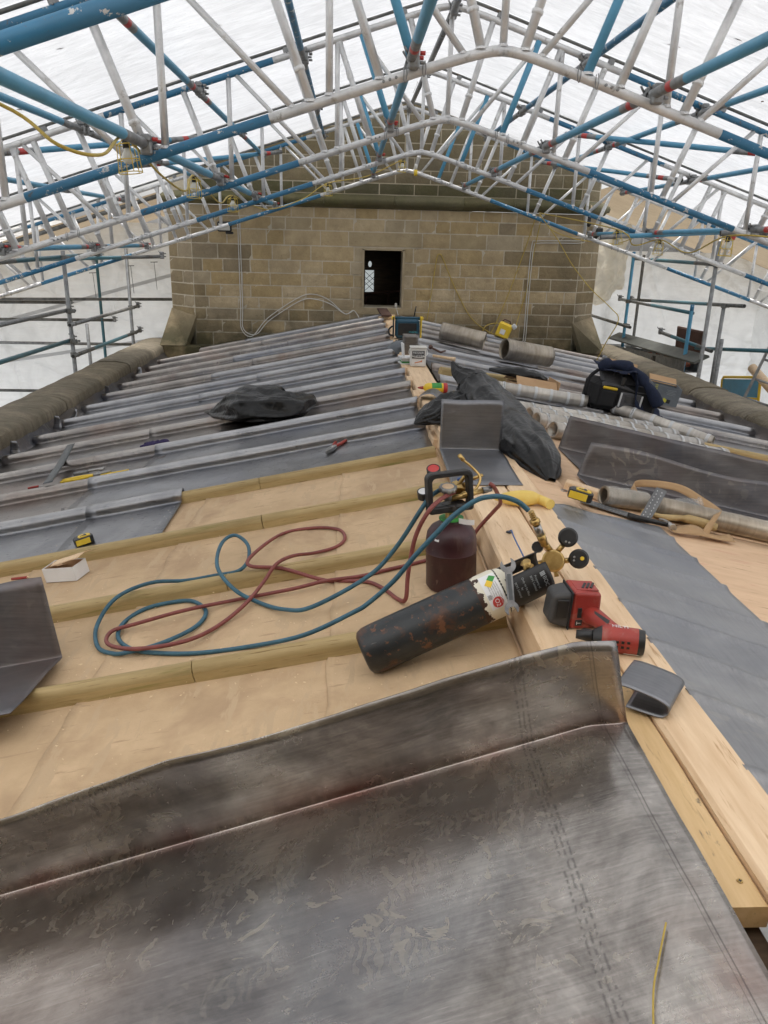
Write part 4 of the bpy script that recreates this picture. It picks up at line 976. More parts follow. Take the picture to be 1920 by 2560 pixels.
def net(name, label, P0, P1, z0, z1, mat='net', seams=4, wav=.05, nx=150, nz=120, kind=None):
    P0 = Vector(P0); P1 = Vector(P1); D = P1-P0; N = Vector((D.y, -D.x)).normalized() if len(D) == 2 else Vector((D.y, -D.x, 0)).normalized()
    m = MB(); pleats = [(cos(a_), sin(a_), c_) for (a_, c_) in ((.15, 1.2), (.4, 2.1), (-.5, 1.4), (1.2, .9), (.9, 2.6), (-.25, 3.2), (1.5, .35), (1.45, -.6), (.6, 3.6), (-.9, 3.0), (1.1, -.2))]
    def fn(u, v):
        p = P0.lerp(P1, u); z = z0+(z1-z0)*v; L = D.length*u
        d = wav*(noise.noise(Vector((L*.9, z*.7, 3)))+.5*noise.noise(Vector((L*3+z*2, z*1.5, 8))))
        for (a_, b_, c_) in pleats: d += .045*exp(-(((L*a_+z*b_-c_)/.035)**2))
        return (p.x+N.x*d, p.y+N.y*d, z)
    m.grid(nx, nz, fn); return tag(m.build(name, MT[mat]), label, 'netting')
def seam(P0, P1, lab):
    m = MB(); P0 = Vector(P0); P1 = Vector(P1); m.grid(10, 1, lambda u, v: (P0.lerp(P1, u)+Vector((0, 0, .06*(v-.5))))); 
    o = m.build('netting_tape', MT['sheet']); tag(o, lab, 'tape', 'pale tapes on the netting'); return o
net('debris_netting', 'pale debris netting closing the left end behind the scaffold', (-7.4, 14.2, 0), (-2.5, 14.2, 0), -4.5, 1.25)
net('debris_netting', 'pale debris netting closing the right end behind the scaffold', (3.5, 14.6, 0), (8.2, 14.6, 0), -4.5, 1.0)
net('debris_netting', 'pale debris netting down the far left side', (-7.4, -3.0, 0), (-7.4, 14.2, 0), -4.5, .15)
net('debris_netting', 'pale debris netting down the far right side', (7.6, -3.0, 0), (7.6, 14.6, 0), -4.5, .35)
seam((-7.2, 14.1, -.75), (-2.6, 14.1, .55), 'pale slanting tape across the left netting'); seam((-7.2, 14.1, -1.3), (-2.6, 14.1, -.55), 'second pale tape low on the left netting')
for i, (x, z) in enumerate(((-4.4, .42), (-3.75, .55), (-3.35, .62))):
    m = MB(); m.tube([(x, 14.0, z), (x+.02, 14.0, z-.45)], .004, 4); m.tube([(x-.06, 14.0, z+.0), (x+.06, 14.0, z+.005)], .006, 4)
    tag(m.build('net_tie', MT['print']), ['first thin tie hanging on the left netting from scaffold', 'middle thin tie hanging on the left netting', 'thin tie on the left netting nearest the tower'][i], 'tie', 'netting ties')
# cream tarpaulin bunched beside the tower
m = MB()
def tf(u, v):
    x = 3.72+ .75*u - .12*v*u; z = 1.55-1.25*v-.25*u*(1-v)*.8-.12*sin(u*5)*v; q = Vector((u*4, v*5, 2))
    return (x+.05*noise.noise(q), 12.75-.25*sin(pi*u)*(.4+.6*v)+.10*noise.noise(q*1.4)+.05*sin(u*14+v*3), z+.03*noise.noise(q*2))
m.grid(40, 40, tf); tag(m.build('tarpaulin', MT['tarp']), 'creased cream tarpaulin hanging beside the right corner of the tower', 'tarpaulin')
# dark wall added unseen behind the camera to darken reflections and front faces
m = MB(); m.prism([(-4.2, -1.5), (5.4, -1.5), (5.4, -1.0), (-4.2, -1.0)], -9, 2.95)
blocker = tag(m.build('rear_blocker_wall', MT['stonedark']), 'stone gable wall added behind the viewpoint to darken reflections', 'wall')
# platform boards outside the parapets
for i in range(4):
    m = MB(); m.box((-3.42-.235*i, 9.5, -1.62), (.225, 8.5, .038), bev=.004); tag(m.build('scaffold_board', MT['woodmould']), f'scaffold board outside the left parapet, {ordn[i]} from the wall', 'board', 'scaffold boards left')
    m = MB(); m.box((4.4+.235*i, 9.5, -1.62), (.225, 8.5, .038), bev=.004); tag(m.build('scaffold_board', MT['woodmould']), f'scaffold board outside the right parapet, {ordn[i]} from the wall', 'board', 'scaffold boards right')
# ================================================================== THINGS ON THE ROOF
def bent_lead(name, label, R0, d, n_back, up, n_flat, flat, L, mat, lean=.0, seed=0, top=None, flat_len=None, nu=60, curl=0.0, skew=0.0, cat='lead sheet', kink=.007, drape=0.0):
    """a sheet with one fold: R0 = one end of the fold, d = fold direction, up = height of the upstand, flat = depth of the flat"""
    R0 = Vector(R0); d = Vector(d).normalized(); nf = Vector(n_flat).normalized(); up_d = (Vector((0, 0, 1))+Vector(n_back)*lean).normalized()
    m = MB(); nv1, nv2 = 14, 18; nv = nv1+nv2
    def vv(v):
        k = v*nv; return -((1-k/nv1)**1.7) if k < nv1 else ((k-nv1)/nv2)**1.7
    def fn(u, v):
        s = L*u; t = vv(v); q = Vector((s*3+seed, t*2, seed))
        base = R0+d*s+Vector((0, 0, drape*min(s, .09)))
        if t <= 0:
            h = (top(s) if top else up)*(-t)*(1+.02*noise.noise(q*2)); r = kink
            p = base+up_d*h + d*skew*(-t)*(1-u) + Vector(n_back)*(.007*noise.noise(q)*(-t)+.0035*noise.noise(q*2.7)*(-t))
            if h < r: p = p - Vector(n_back)*0 
        else:
            f = flat*t; p = base+nf*f+Vector((0, 0, 1))*(.010*noise.noise(q)*min(1, t*3)+.003*noise.noise(q*4)*min(1, t*3)+curl*max(0, t-.75)**2*8)
        e = exp(-abs(t)*(up if t <= 0 else flat)/kink)
        p = p + (nf-up_d*-1).normalized()*.0  # the fold itself stays crisp
        p = p + (nf+up_d).normalized()*kink*.55*e
        return p
    m.grid(nu, nv, fn, uv=lambda u, v: (-L*u, vv(v)*(flat if vv(v) > 0 else up)))
    o = m.build(name, mat, solid=.0026, off=0.0)
    return tag(o, label, cat)
FD = Vector((-.9665, -.1572, -.2027))
def topf(s):
    P = [(0, .214), (.19, .217), (.37, .213), (.59, .197), (.77, .196), (.91, .202), (1.07, .186), (1.21, .172), (1.7, .17)]
    for (a, ha), (c, hc) in zip(P[:-1], P[1:]):
        if s <= c: return ha+(hc-ha)*(s-a)/(c-a)
    return .17
bent_lead('lead_sheet', 'large folded lead sheet filling the foreground, with handprints and a reddish fold', (.585, 1.35, .116), FD, (.16, -.98, 0), .214, (-.02, -1, .028), .80, 1.75, MT['leadbig'], lean=.04, seed=3, top=topf, nu=90, curl=.03, skew=.058, drape=.24)
bent_lead('lead_sheet', 'dark folded lead offcut standing at the left picture edge', (-.93, 2.27, -.262), Vector((-1, 0, -.2)), (.0, 1, 0), .28, (.06, -1, .20), .46, .7, MT['leaddark'], lean=.22, seed=8, nu=24, skew=.06)
bent_lead('lead_sheet', 'folded lead corner piece standing on the ridge in front of the black bag', (.435, 3.58, .118), Vector((1, -.05, 0)), (0, 1, 0), .24, (-.02, -1, .0), .56, .295, MT['leadsheet2'], lean=.04, seed=14, nu=20)
bent_lead('lead_sheet', 'long folded lead sheet at right, behind the wavy one and below the taped rolls', (1.12, 3.97, zR(1.12, 3.97)+.006), Vector((1, .02, -.215)), (0, 1, 0), .185, (0, -1, 0), .40, 1.9, MT['leaddark'], lean=.12, seed=21, nu=50, skew=.055)
bent_lead('lead_sheet', 'wavy edged folded lead sheet at right, in front of the longer one', (1.06, 3.40, zR(1.06, 3.4)+.012), Vector((1, .01, -.215)), (0, 1, 0), .165, (0, -1, 0), .22, 1.6, MT['leaddark'], lean=.15, seed=33, nu=50, skew=.06, top=lambda s: .165+.012*sin(s*7)-.01*(s > 1))
# flat strip dressed on the right slope
m = MB()
def sf(u, v):
    x = .762+.475*u+.002*noise.noise(Vector((v*9, 0, 2))); y = .62+2.19*v + .02*u*(v > .98); a = (y+.32*(x-.76))*1.0
    h = .006 + .010*max(0, sin(a*27+1.2*noise.noise(Vector((x*2, y*2, 0)))))**8 + .002*noise.noise(Vector((x*8, y*4, 5)))
    return (x, y, zR(x, y)+h)
m.grid(24, 240, sf); tag(m.build('lead_sheet', MT['leadflat'], solid=.003, off=1), 'flat rippled bluish lead strip lying on the plywood right of the ridge', 'lead sheet')

# rolled and looped lead
def loop_lead():
    m = MB(); pts = []
    prof = [(0, 0), (.075, .0), (.095, .008), (.100, .022), (.092, .036), (.06, .046), (.0, .052), (-.03, .050)]
    P = catmull([(a, 0, c) for a, c in prof], 5)
    def fn(u, v):
        p = P[round(u*(len(P)-1))]; return (p.x, .16*v, p.z*(1-.15*v)+.004*sin(v*3)+.003)
    m.grid(len(P)-1, 10, fn); o = m.build('lead_offcut', MT['leadsheet2'], solid=.003); o.matrix_world = TR(.600, 1.405, .118) @ RZ(-.62) @ Matrix.Scale(.86, 4)
    tag(o, 'lead offcut folded into a loop on the ridge beside the red driver', 'lead offcut')
loop_lead()
def lead_roll(P0, P1, r, label, mat='leadroll', tapes=6, open_end=True, tape_mat='tapegrey', group=None, wall=.006, name='lead_roll'):
    P0 = Vector(P0); P1 = Vector(P1); L = (P1-P0).length; sd_ = rnd(0, 50)
    root = empty(name, frame(P0, P1-P0, (0, 0, 1), True), label, 'lead roll', group)
    m = MB(); n = 40
    def spiral(k):     # outer turn ends in a visible overlap edge, inner turns inside
        a = 2*pi*k; rr = r-wall*1.1*k*.55; return a+1.2, rr
    K = 2.6; N = 80
    m.grid(14, N, lambda u, v: (L*u+.004*noise.noise(Vector((v*6, sd_, 0)))*(abs(u-.5) > .45), (spiral(v*K)[1]+.0015*noise.noise(Vector((u*6, v*9, sd_))))*cos(-spiral(v*K)[0]), (spiral(v*K)[1]+.0015*noise.noise(Vector((u*6, v*9, sd_))))*sin(-spiral(v*K)[0])))
    o = m.build('roll', MT[mat], root, solid=.003)
    for i in range(tapes):
        x = L*(.04+.92*i/max(1, tapes-1))+rnd(-.01, .01); mm = MB(); wd = rnd(.018, .026)
        mm.lathe([(r+.0012, x-wd/2), (r+.0016, x), (r+.0012, x+wd/2)], 24, 0, RY(pi/2) @ Matrix.Identity(4))
        mm.build('tape_band', MT[tape_mat], root)
        if i in (0, 1): 
            t = text_mesh('WILLIAMS', .014, MT['print']); o2 = obj('tape_lettering', t, root); o2.matrix_local = TR(x, -(r+.003)*.85, (r+.003)*.53) @ RX(radians(58)) @ RZ(pi/2)
            for vtx in t.vertices: vtx.co.z = vtx.co.z
    return root
def rp(x, y, h): return (x, y, zR(x, y)+h*1.02)
for i, (a, c, lab, nt_) in enumerate((((1.05, 6.0, .07), (1.86, 5.93, .11), 'taped lead roll nearest the black bag and cardboard, shortest of the pile', 7), ((1.08, 5.13, .052), (2.24, 5.56, .056), 'taped lead roll, second row back in the pile, its end farthest left', 10),
    ((1.16, 4.86, .052), (2.37, 5.40, .056), 'taped lead roll in the middle of the pile', 10), ((1.14, 4.58, .052), (2.45, 5.16, .056), 'taped lead roll, second from the front of the pile', 10), ((1.16, 4.26, .052), (2.5, 4.88, .056), 'front taped lead roll of the pile, tucked behind the folded sheet', 10), ((2.08, 5.94, .11), (2.68, 5.44, .06), 'taped lead roll lying below the tool bag at right', 6))):
    lead_roll(rp(*a), rp(*c), .049, lab, mat='leadpale', tapes=nt_, group='pile of taped lead rolls')
lead_roll((.985, 8.48, .16), (1.44, 8.34, .075), .095, 'big lead tube far right, upper of two near the tower wall', tapes=0, name='lead_tube', group='big lead tubes')
lead_roll((1.55, 7.80, .065), (2.06, 7.97, -.03), .105, 'big open ended lead tube far right, lower of two near the tower wall', tapes=0, name='lead_tube', group='big lead tubes')
r1 = lead_roll(rp(1.05, 2.985, .045), rp(1.25, 3.035, .045), .042, 'short lead roll wrapped in clear plastic beside the metal square', tapes=0)
m = MB(); m.grid(14, 18, lambda u, v: (.0+.20*u, (.0445+.004*noise.noise(Vector((u*6, v*8, 1))))*cos(2*pi*v*.75-1.0), (.0445+.004*noise.noise(Vector((u*6, v*8, 1))))*sin(2*pi*v*.75-1.0))); m.build('plastic_wrap', MT['clear'], r1)
lead_roll(rp(1.275, 2.99, .048), rp(2.25, 2.985, .048), .045, 'long lead roll with dark open end lying below the wavy sheet', tapes=0)

# ---------------------------------------------------------------- black bags
def blob_bag(name, spine, label=None, parent=None, seed=0, flat=.75, nseg=40, nring=36, wr=.018):
    S = catmull([p for p, r in spine], 8); Rr = catmull([(r, 0, 0) for p, r in spine], 8); k = len(S)-1; m = MB()
    def fn(u, v):
        t = v*k; i = min(int(t), k-1); f = t-i; c = S[i].lerp(S[i+1], f); r = (Rr[i].lerp(Rr[i+1], f)).x
        T = (S[min(i+1, k)]-S[max(i-1, 0)]).normalized(); side = T.cross(Vector((0, 0, 1)))
        side = side.normalized() if side.length > .15 else Vector((1, 0, 0)); upv = side.cross(T).normalized()
        a = 2*pi*u; q = Vector((cos(a)*1.4, sin(a)*1.4, v*7+seed))
        q2 = Vector((cos(a)*2.6, sin(a)*2.6, v*6+seed)); q3 = Vector((cos(a)*6, sin(a)*6, v*9+seed))
        w_ = .75*abs(noise.noise(q*.9))+.42*abs(noise.noise(q2))+.13*abs(noise.noise(q3))+.03*abs(noise.noise(q3*2.1))
        rr = r*(1.16-.46*w_)
        return c+side*cos(a)*rr+upv*sin(a)*rr*(flat if sin(a) > 0 else .35)
    m.grid(nring*3, nseg*3, fn, smooth=True); o = m.build(name, MT['blackbag'], parent)
    if label: tag(o, label, 'bag')
    return o
blob_bag('rubbish_bag', [((-1.13, 6.05, zL(-1.13)+.075), .010), ((-1.03, 5.88, zL(-1.03)+.08), .045), ((-.93, 5.76, zL(-.93)+.085), .10), ((-.76, 5.62, zL(-.76)+.105), .19), ((-.60, 5.48, zL(-.60)+.105), .20), ((-.46, 5.42, zL(-.46)+.095), .17), ((-.36, 5.50, zL(-.36)+.09), .11), ((-.28, 5.66, zL(-.28)+.095), .045)], 'crumpled black rubbish bag lying on the lead rolls at left', seed=4, flat=.85, wr=.03)
bg_ = blob_bag('rubbish_bag', [((.60, 4.55, .395), .010), ((.635, 4.52, .33), .055), ((.72, 4.45, .25), .12), ((.78, 4.22, .18), .14), ((.82, 3.92, .14), .135), ((.85, 3.62, .11), .13), ((.875, 3.38, .085), .105), ((.885, 3.20, .075), .02)], 'long black rubbish bag slumped over the ridge behind the folded lead piece', seed=9, flat=.95, wr=.03)
o = blob_bag('bag_flap', [((.80, 4.40, .19), .10), ((.64, 4.32, .17), .11), ((.50, 4.22, .14), .10), ((.40, 4.14, .125), .05), ((.355, 4.12, .115), .006)], seed=19, flat=.9); o.parent = bg_

# ---------------------------------------------------------------- oxygen cylinder, lying
OB = Vector((.046, 1.868, -.017)); OT = Vector((.553, 1.942, .205)); OX = (OT-OB); OLen = OX.length; OZ = OX.normalized(); OR = .0675
toC = (Vector((0, 0, CAMZ))-OB.lerp(OT, .6)); toC = (toC-OZ*toC.dot(OZ)).normalized()
oxy = empty('oxygen_cylinder', frame(OB, toC, OZ), 'rusty black oxygen cylinder with white collar lying across the battens', 'gas cylinder')
m = MB(); m.lathe([(0, .006), (.03, .002), (.05, .0), (.060, .006), (.0665, .022), (OR, .05), (OR, .32), (.0668, .345)], 40); m.build('body', MT['oxyblack'], oxy)
mt, nt, bs = newmat('flaking white collar paint'); vec = coords(nt, (1, 1, 1)); sxz = nn(nt, 'ShaderNodeSeparateXYZ'); nt.links.new(vec, sxz.inputs[0])
f_ = mth(nt, 'ADD', mth(nt, 'MULTIPLY', mth(nt, 'SUBTRACT', sxz.outputs[2], .358), 26.0), mth(nt, 'MULTIPLY', mth(nt, 'SUBTRACT', tex_noise(nt, vec, 42, 3, .6), .5), 3.2))
nt.links.new(mixc(nt, ramp(nt, f_, [(.0, 0.0), (.06, 1.0)]), (.045, .018, .009), (.70, .66, .54)), bs.inputs['Base Color']); bs.inputs['Roughness'].default_value = .5; MT['flake'] = mt
m = MB(); m.lathe([(.0669, .344), (.0672, .36), (.0672, .405), (.062, .43), (.045, .45), (.030, .455)], 40); m.build('shoulder', MT['flake'], oxy)
def wrap(fn_uv, r): return None
def patch(parent, name, mat, a0, a1, z0, z1, r, n=10, poly=None, diamond=None, disc=None):
    m = MB()
    if poly: m.add([(r*cos(a), r*sin(a), z) for (a, z) in poly], [tuple(range(len(poly)))])
    elif diamond:
        ca, cz, sz_ = diamond; m.grid(5, 5, lambda u, v: (r*cos(ca+sz_/r*(u-v)), r*sin(ca+sz_/r*(u-v)), cz+sz_*(u+v-1)))
    elif disc:
        ca, cz, sz_ = disc; m.grid(24, 4, lambda u, v: (r*cos(ca+sz_*v/r*cos(2*pi*u)), r*sin(ca+sz_*v/r*cos(2*pi*u)), cz+sz_*v*sin(2*pi*u)))
    else: m.grid(n, 2, lambda u, v: (r*cos(a0+(a1-a0)*u), r*sin(a0+(a1-a0)*u), z0+(z1-z0)*v))
    return m.build(name, MT[mat], parent)
def wrap_text(parent, body, size, mat, a, z, r, name='lettering', align='CENTER', rot=0.0, space=1.0):
    me = text_mesh(body, size, MT[mat], align, 0, space)
    for v in me.vertices:
        x, y = v.co.x*cos(rot)-v.co.y*sin(rot), v.co.x*sin(rot)+v.co.y*cos(rot)
        ang = a+x/r; v.co = (r*cos(ang), r*sin(ang), z+y)
    return obj(name, me, parent)
lab = patch(oxy, 'label', 'whitecard', -.95, .62, .366, .412, .0682, 16)
gd = lambda a, z, s: [(a-s/.068, z), (a, z-s), (a+s/.068, z), (a, z+s)]
patch(lab, 'hazard_diamond', 'printgreen', 0, 0, 0, 0, .0687, diamond=(-.66, .398, .013)); patch(lab, 'hazard_diamond', 'yellow', 0, 0, 0, 0, .0689, diamond=(-.46, .386, .013))
for i in range(5): wrap_text(lab, 'DANGER OXYGEN COMPRESSED'[:18-i], .0042, 'print', -.12, .404-.006*i, .0688)
for i in range(16): patch(lab, 'barcode_bar', 'print', -.02+.012*i, -.02+.012*i+(.004 if i % 3 else .008), .368, .378, .0688, 2)
disc = [(.36+.0155/.0688*cos(t*pi/12), .389+.0155*sin(t*pi/12)) for t in range(24)]
patch(lab, 'oxygen_disc', 'redtape', 0, 0, 0, 0, .0690, disc=(.36, .389, .0155))
wrap_text(lab, 'O2', .017, 'printwhite', .36, .387, .0694); wrap_text(lab, 'OXYGEN', .0055, 'printwhite', .36, .4005, .0694)
# black guard over the valve, open on the upper side
m = MB(); na, nz = 48, 14; z0, z1, rg = .405, .552, .0625
vs = []; keep = []
def ga(i): return 2*pi*i/na
for k in range(nz+1):
    for i in range(na):
        a = ga(i); zz = z0+(z1-z0)*k/nz; rr = rg-.004*(k/nz) + (.003 if k in (0, 1) else 0); vs.append((rr*cos(a), rr*sin(a), zz))
fs = []
for k in range(nz):
    for i in range(na):
        a = (ga(i)+pi/na+pi) % (2*pi)-pi
        window = (-1.45 < a < -.42 and 2 <= k) or (abs(abs(a)-pi) < .55 and 3 <= k <= 10)
        if not window: fs.append((k*na+i, k*na+(i+1) % na, (k+1)*na+(i+1) % na, (k+1)*na+i))
m.add(vs, fs, 0, True); gu = m.build('valve_guard', MT['black'], oxy, solid=.005)
for j, (tx, sz, zz, mt_, aa) in enumerate((('BOC', .015, .530, 'printgrey', .42), ('Property of', .0085, .508, 'printgrey', .30), ('BOC Limited', .0085, .497, 'printgrey', .30), ('Only to be filled', .0085, .474, 'printgrey', .30), ('by', .0085, .463, 'printgrey', .30), ('BOC Limited', .0085, .452, 'printgrey', .30))):
    wrap_text(gu, tx, sz, mt_, aa, zz, .0605+.0035)
for q in range(3): patch(gu, 'logo_bar', 'printgrey', 0, 0, 0, 0, .0642, poly=[(-.02+.06*q, .522), (.03+.06*q, .522), (.01+.06*q, .536), (-.04+.06*q, .536)])
m = MB(); m.tube([(0, 0, .44), (0, 0, .545)], .016, 12); m.tube([(0, 0, .50), (.035, -.045, .51)], .011, 10); m.lathe([(.0, .0), (.018, .0), (.018, .012), (.0, .012)], 8, 0, TR(.02, -.03, .505) @ RX(.8)); m.build('valve', MT['brass'], oxy)
for q in range(4):       # ring emblem on the far wing of the guard
    m = MB(); m.box((0, .0, -.0105+.007*q), (.0008, .022-.004*abs(q-1.5), .0022)); o = m.build('emblem_bar', MT['printgrey'], gu); o.matrix_local = TR(rg*cos(-1.62)-.0, rg*sin(-1.62)+.0055, .525) @ RZ(-1.62)
# regulator, facing the camera
RC = Vector((.598, 2.05, .186)); tc_ = (Vector((0, 0, CAMZ))-RC).normalized(); MRg = frame(RC, Vector((1, 0, 0)), tc_)
m = MB(); m.lathe([(0, .030), (.027, .030), (.031, .026), (.031, .012), (.027, .008), (.033, .004), (.033, -.014), (.022, -.022), (0, -.022)], 32, 0)
m.tube([(-.005, .025, 0), (-.03, .062, 0)], .009, 8); m.tube([(.012, .026, 0), (.030, .048, .002)], .008, 8); m.tube([(.028, .0, 0), (.046, .002, 0)], .008, 6); m.tube([(-.028, -.005, 0), (-.075, -.022, -.01)], .009, 8); m.tube([(.006, -.028, .0), (.010, -.046, .0)], .007, 6); m.lathe([(.011, 0), (.011, .012)], 6, 0, TR(-.05, -.013, -.015) @ RY(-1.3))
rg_o = m.build('regulator', MT['brass'], oxy); rg_o.matrix_world = MRg
def gauge(parent, M_, faceaway=True, r=.0285, name='gauge'):
    m = MB(); m.lathe([(0, .016), (r*.8, .016), (r, .010), (r, -.010), (r*.92, -.014), (0, -.014)], 32)
    g_ = m.build(name, MT['black'], parent); g_.matrix_world = M_; return g_
g1 = gauge(rg_o, MRg @ TR(.042, .068, .004)); g2 = gauge(rg_o, MRg @ TR(.072, .006, .004))
for (G, pos) in ((g1, ((-.007, -.012), (.002, -.014))), (g2, ((-.015, -.004), (-.015, .006)))): pass
mm = MB()
def screwdot(G, x, y, mt_='steel', r=.0035):
    m = MB(); m.lathe([(r, 0), (r*.9, .0015), (0, .002)], 10); o = m.build('screw', MT[mt_], oxy); o.matrix_world = G.matrix_world @ TR(x, y, .0163)
bpy.context.view_layer.update()
for (mw, x, y, mt_, r) in ((MRg @ TR(.042, .068, .004), -.006, -.013, 'steel', .0033), (MRg @ TR(.042, .068, .004), .003, -.016, 'steel', .0033), (MRg @ TR(.072, .006, .004), -.014, -.005, 'steel', .0033), (MRg @ TR(.072, .006, .004), -.013, .005, 'steel', .0033), (MRg @ TR(.072, .006, .004), .009, .001, 'yellow', .006)):
    m = MB(); m.lathe([(0, .002), (r*.9, .0015), (r, 0)], 12); o = m.build('screw' if r < .005 else 'dot', MT[mt_], rg_o); o.matrix_world = mw @ TR(x, y, .0163)
m = MB(); a_, b_ = Vector((.568, 2.05, .235)), Vector((.514, 2.035, .345))
def lp(t): return a_.lerp(b_, t)
m.tube([lp(0), lp(.12), lp(.14), lp(.30)], [.011, .011, .013, .013], 10, 0); m.tube([lp(.30), lp(.58)], .0115, 12, 1); m.tube([lp(.58), lp(.62), lp(.64), lp(.74), lp(.76)], [.010, .010, .015, .015, .009], 6, 0)
for q in range(4): m.tube([lp(.77+.055*q), lp(.785+.055*q), lp(.81+.055*q)], [.0075, .0095, .0075], 8, 0)
o = m.build('hose_connector', [MT['brass'], MT['flake2'] if 'flake2' in MT else MT['steel']], rg_o); o.matrix_parent_inverse = MRg.inverted()
m = MB(); m.lathe([(0, .03), (.016, .03), (.018, .0), (.014, -.02), (0, -.02)], 12, 0, TR(-.045, .04, -.02)); o = m.build('adjusting_knob', MT['black'], rg_o)
# spanner resting on the cylinder
def spanner():
    def jaw(cx, s, ang, R_=.021, w_=.011):
        pts = []
        for t in range(0, 17):
            a = radians(38+284*t/16)+ang; pts.append((cx+R_*cos(a), R_*sin(a)))
        d = (cos(ang), sin(ang)); n_ = (-sin(ang), cos(ang)); dep = .004
        pts += [(cx+d[0]*dep-n_[0]*w_, d[1]*dep-n_[1]*w_), (cx-d[0]*.004-n_[0]*w_*.6, -d[1]*.004-n_[1]*w_*.6), (cx-d[0]*.004+n_[0]*w_*.6, -d[1]*.004+n_[1]*w_*.6), (cx+d[0]*dep+n_[0]*w_, d[1]*dep+n_[1]*w_)]
        return pts
    m = MB(); m.prism(jaw(.058, 1, .26), -.003, .003); m.prism(jaw(-.058, 1, pi+.26, .019, .010), -.003, .003)
    m.prism([(-.044, -.009), (.042, -.010), (.042, .010), (-.044, .009)], -.0025, .0025); m.prism([(-.036, -.005), (.034, -.005), (.034, .005), (-.036, .005)], .0025, .0034, 1)
    P = OB+OZ*.432+toC*.078; yd = OZ.cross(toC)
    M_ = frame(P, -yd*.93+OZ*.36, toC+yd*-.12); o = m.build('spanner', [MT['toolsteel'], MT['darksteel']], M=M_); tag(o, 'double open ended steel spanner lying on the oxygen cylinder guard', 'spanner')
spanner()

# ---------------------------------------------------------------- acetylene cylinder, standing
AC = Vector((.345, 2.335, zL(.345)+.005)); acet = empty('acetylene_cylinder', frame(AC, (1, 0, 0), (-.05, .0, 1)), 'maroon acetylene cylinder standing upright against the ridge timber', 'gas cylinder')
m = MB(); m.lathe([(0, 0), (.078, .0), (.083, .008), (.083, .125), (.0845, .128), (.083, .131), (.083, .165), (.078, .190), (.066, .208), (.045, .220), (.036, .224), (.033, .232), (.022, .236)], 44); m.build('body', MT['maroon'], acet)
m = MB(); m.lathe([(.0, .234), (.021, .234), (.019, .262), (.0, .262)], 16); m.build('neck', MT['brass'], acet)
m = MB(); m.lathe([(.034, .2335), (.040, .2345), (.040, .239), (.020, .240)], 20); m.build('tag_ring', MT['printgreen'], acet)
m = MB(); m.grid(4, 2, lambda u, v: (.02+.05*u, -.034-.012*sin(u*3), .238-.008*u*u+.018*(v-.5))); m.build('paper_tag', MT['whitetape'], acet)
m = MB(); m.box((-.052, -.058, .185), (.016, .002, .012), R=RZ(-.75) @ RX(-.5)); m.build('sticker', MT['whitetape'], acet)
# rounded-rectangle carrying guard
m = MB(); HX, HZ = .078, .066; pts = []
for (cx, cz, a0) in ((HX-.02, HZ-.02, 0), (-HX+.02, HZ-.02, 90), (-HX+.012, -HZ+.012, 180), (HX-.012, -HZ+.012, 270)):
    rr = .02 if a0 < 180 else .012
    for q in range(0, 91, 15): a = radians(a0+q); pts.append((cx+rr*cos(a), cz+rr*sin(a)))
n = len(pts); inn = [(x*.78, z*.70+.002) for (x, z) in pts]; vs = []
for (dy) in (-.017, .017):
    vs += [(x, dy, z) for (x, z) in pts]; vs += [(x, dy, z) for (x, z) in inn]
fs = []
for i in range(n):
    j = (i+1) % n; fs += [(i, j, n+j, n+i)[::1], (2*n+i, 3*n+i, 3*n+j, 2*n+j), (i, 2*n+i, 2*n+j, j), (n+i, n+j, 3*n+j, 3*n+i)]
m.add(vs, fs, 0, False); gd_ = m.build('carry_guard', MT['black'], acet, M=TR(-.008, -.012, .330) @ RZ(.28) @ RX(-.12))
bv = gd_.modifiers.new('bevel', 'BEVEL'); bv.width = .005; bv.segments = 2
m = MB(); m.box((0, 0, -.052), (.12, .05, .022), bev=.006); m.lathe([(.024, -.066), (.030, -.060), (.030, -.044), (.024, -.040)], 20); m.build('guard_clamp', MT['black'], acet, M=TR(-.008, -.008, .330) @ RZ(.28))
m = MB(); 
prof = []
for q in range(32):
    a = 2*pi*q/32; rr = .027+.0025*cos(a*8); prof.append((rr*cos(a), rr*sin(a)))
m.prism(prof, -.007, .007, smooth=True); m.lathe([(.0, .0075), (.018, .0085), (.019, .007)], 20, 1); m.tube([(0, 0, -.04), (0, 0, -.006)], .014, 8, 0)
m.build('hand_wheel', [MT['galv'], MT['wooddeal']], acet, M=TR(-.012, -.01, .340) @ RX(.15))
m = MB(); m.tube([(-.005, 0, .30), (.105, .03, .315)], .010, 8); m.lathe([(.012, -.02), (.014, -.016), (.014, .010), (.012, .014)], 6, 0, TR(.055, .015, .31) @ RY(1.4) @ RZ(.2)); m.lathe([(0, .02), (.022, .02), (.026, .01), (.026, -.02), (0, -.02)], 24, 0, TR(.028, .045, .318) @ RX(-1.1)); m.tube([(.03, .04, .325), (.012, .06, .335)], .008, 8); m.tube([(.02, .03, .33), (.05, .05, .36), (.075, .05, .35)], .007, 6); m.tube([(.045, .035, .335), (.07, .04, .34)], .009, 6)
ar = m.build('regulator', MT['brass'], acet)
m = MB(); m.box((.035, .05, .348), (.02, .014, .014), bev=.003); m.build('knob', MT['bluewire'], acet)
def gauge2(P, N_, face, r=.021):
    m = MB(); m.lathe([(0, .0125), (r*.82, .0125), (r*.84, .014), (r, .012), (r, -.012), (0, -.012)], 24, 0, None, True, [1, 0, 0, 0, 0]); return m.build('gauge', [MT['black'], MT[face]], acet, M=frame(P, (1, .1, 0), N_))
gauge2((-.088, .0, .320), (-.1, -.35, 1), 'whitecard'); gauge2((-.048, .085, .370), (-.1, -.45, 1), 'redtape', .023)
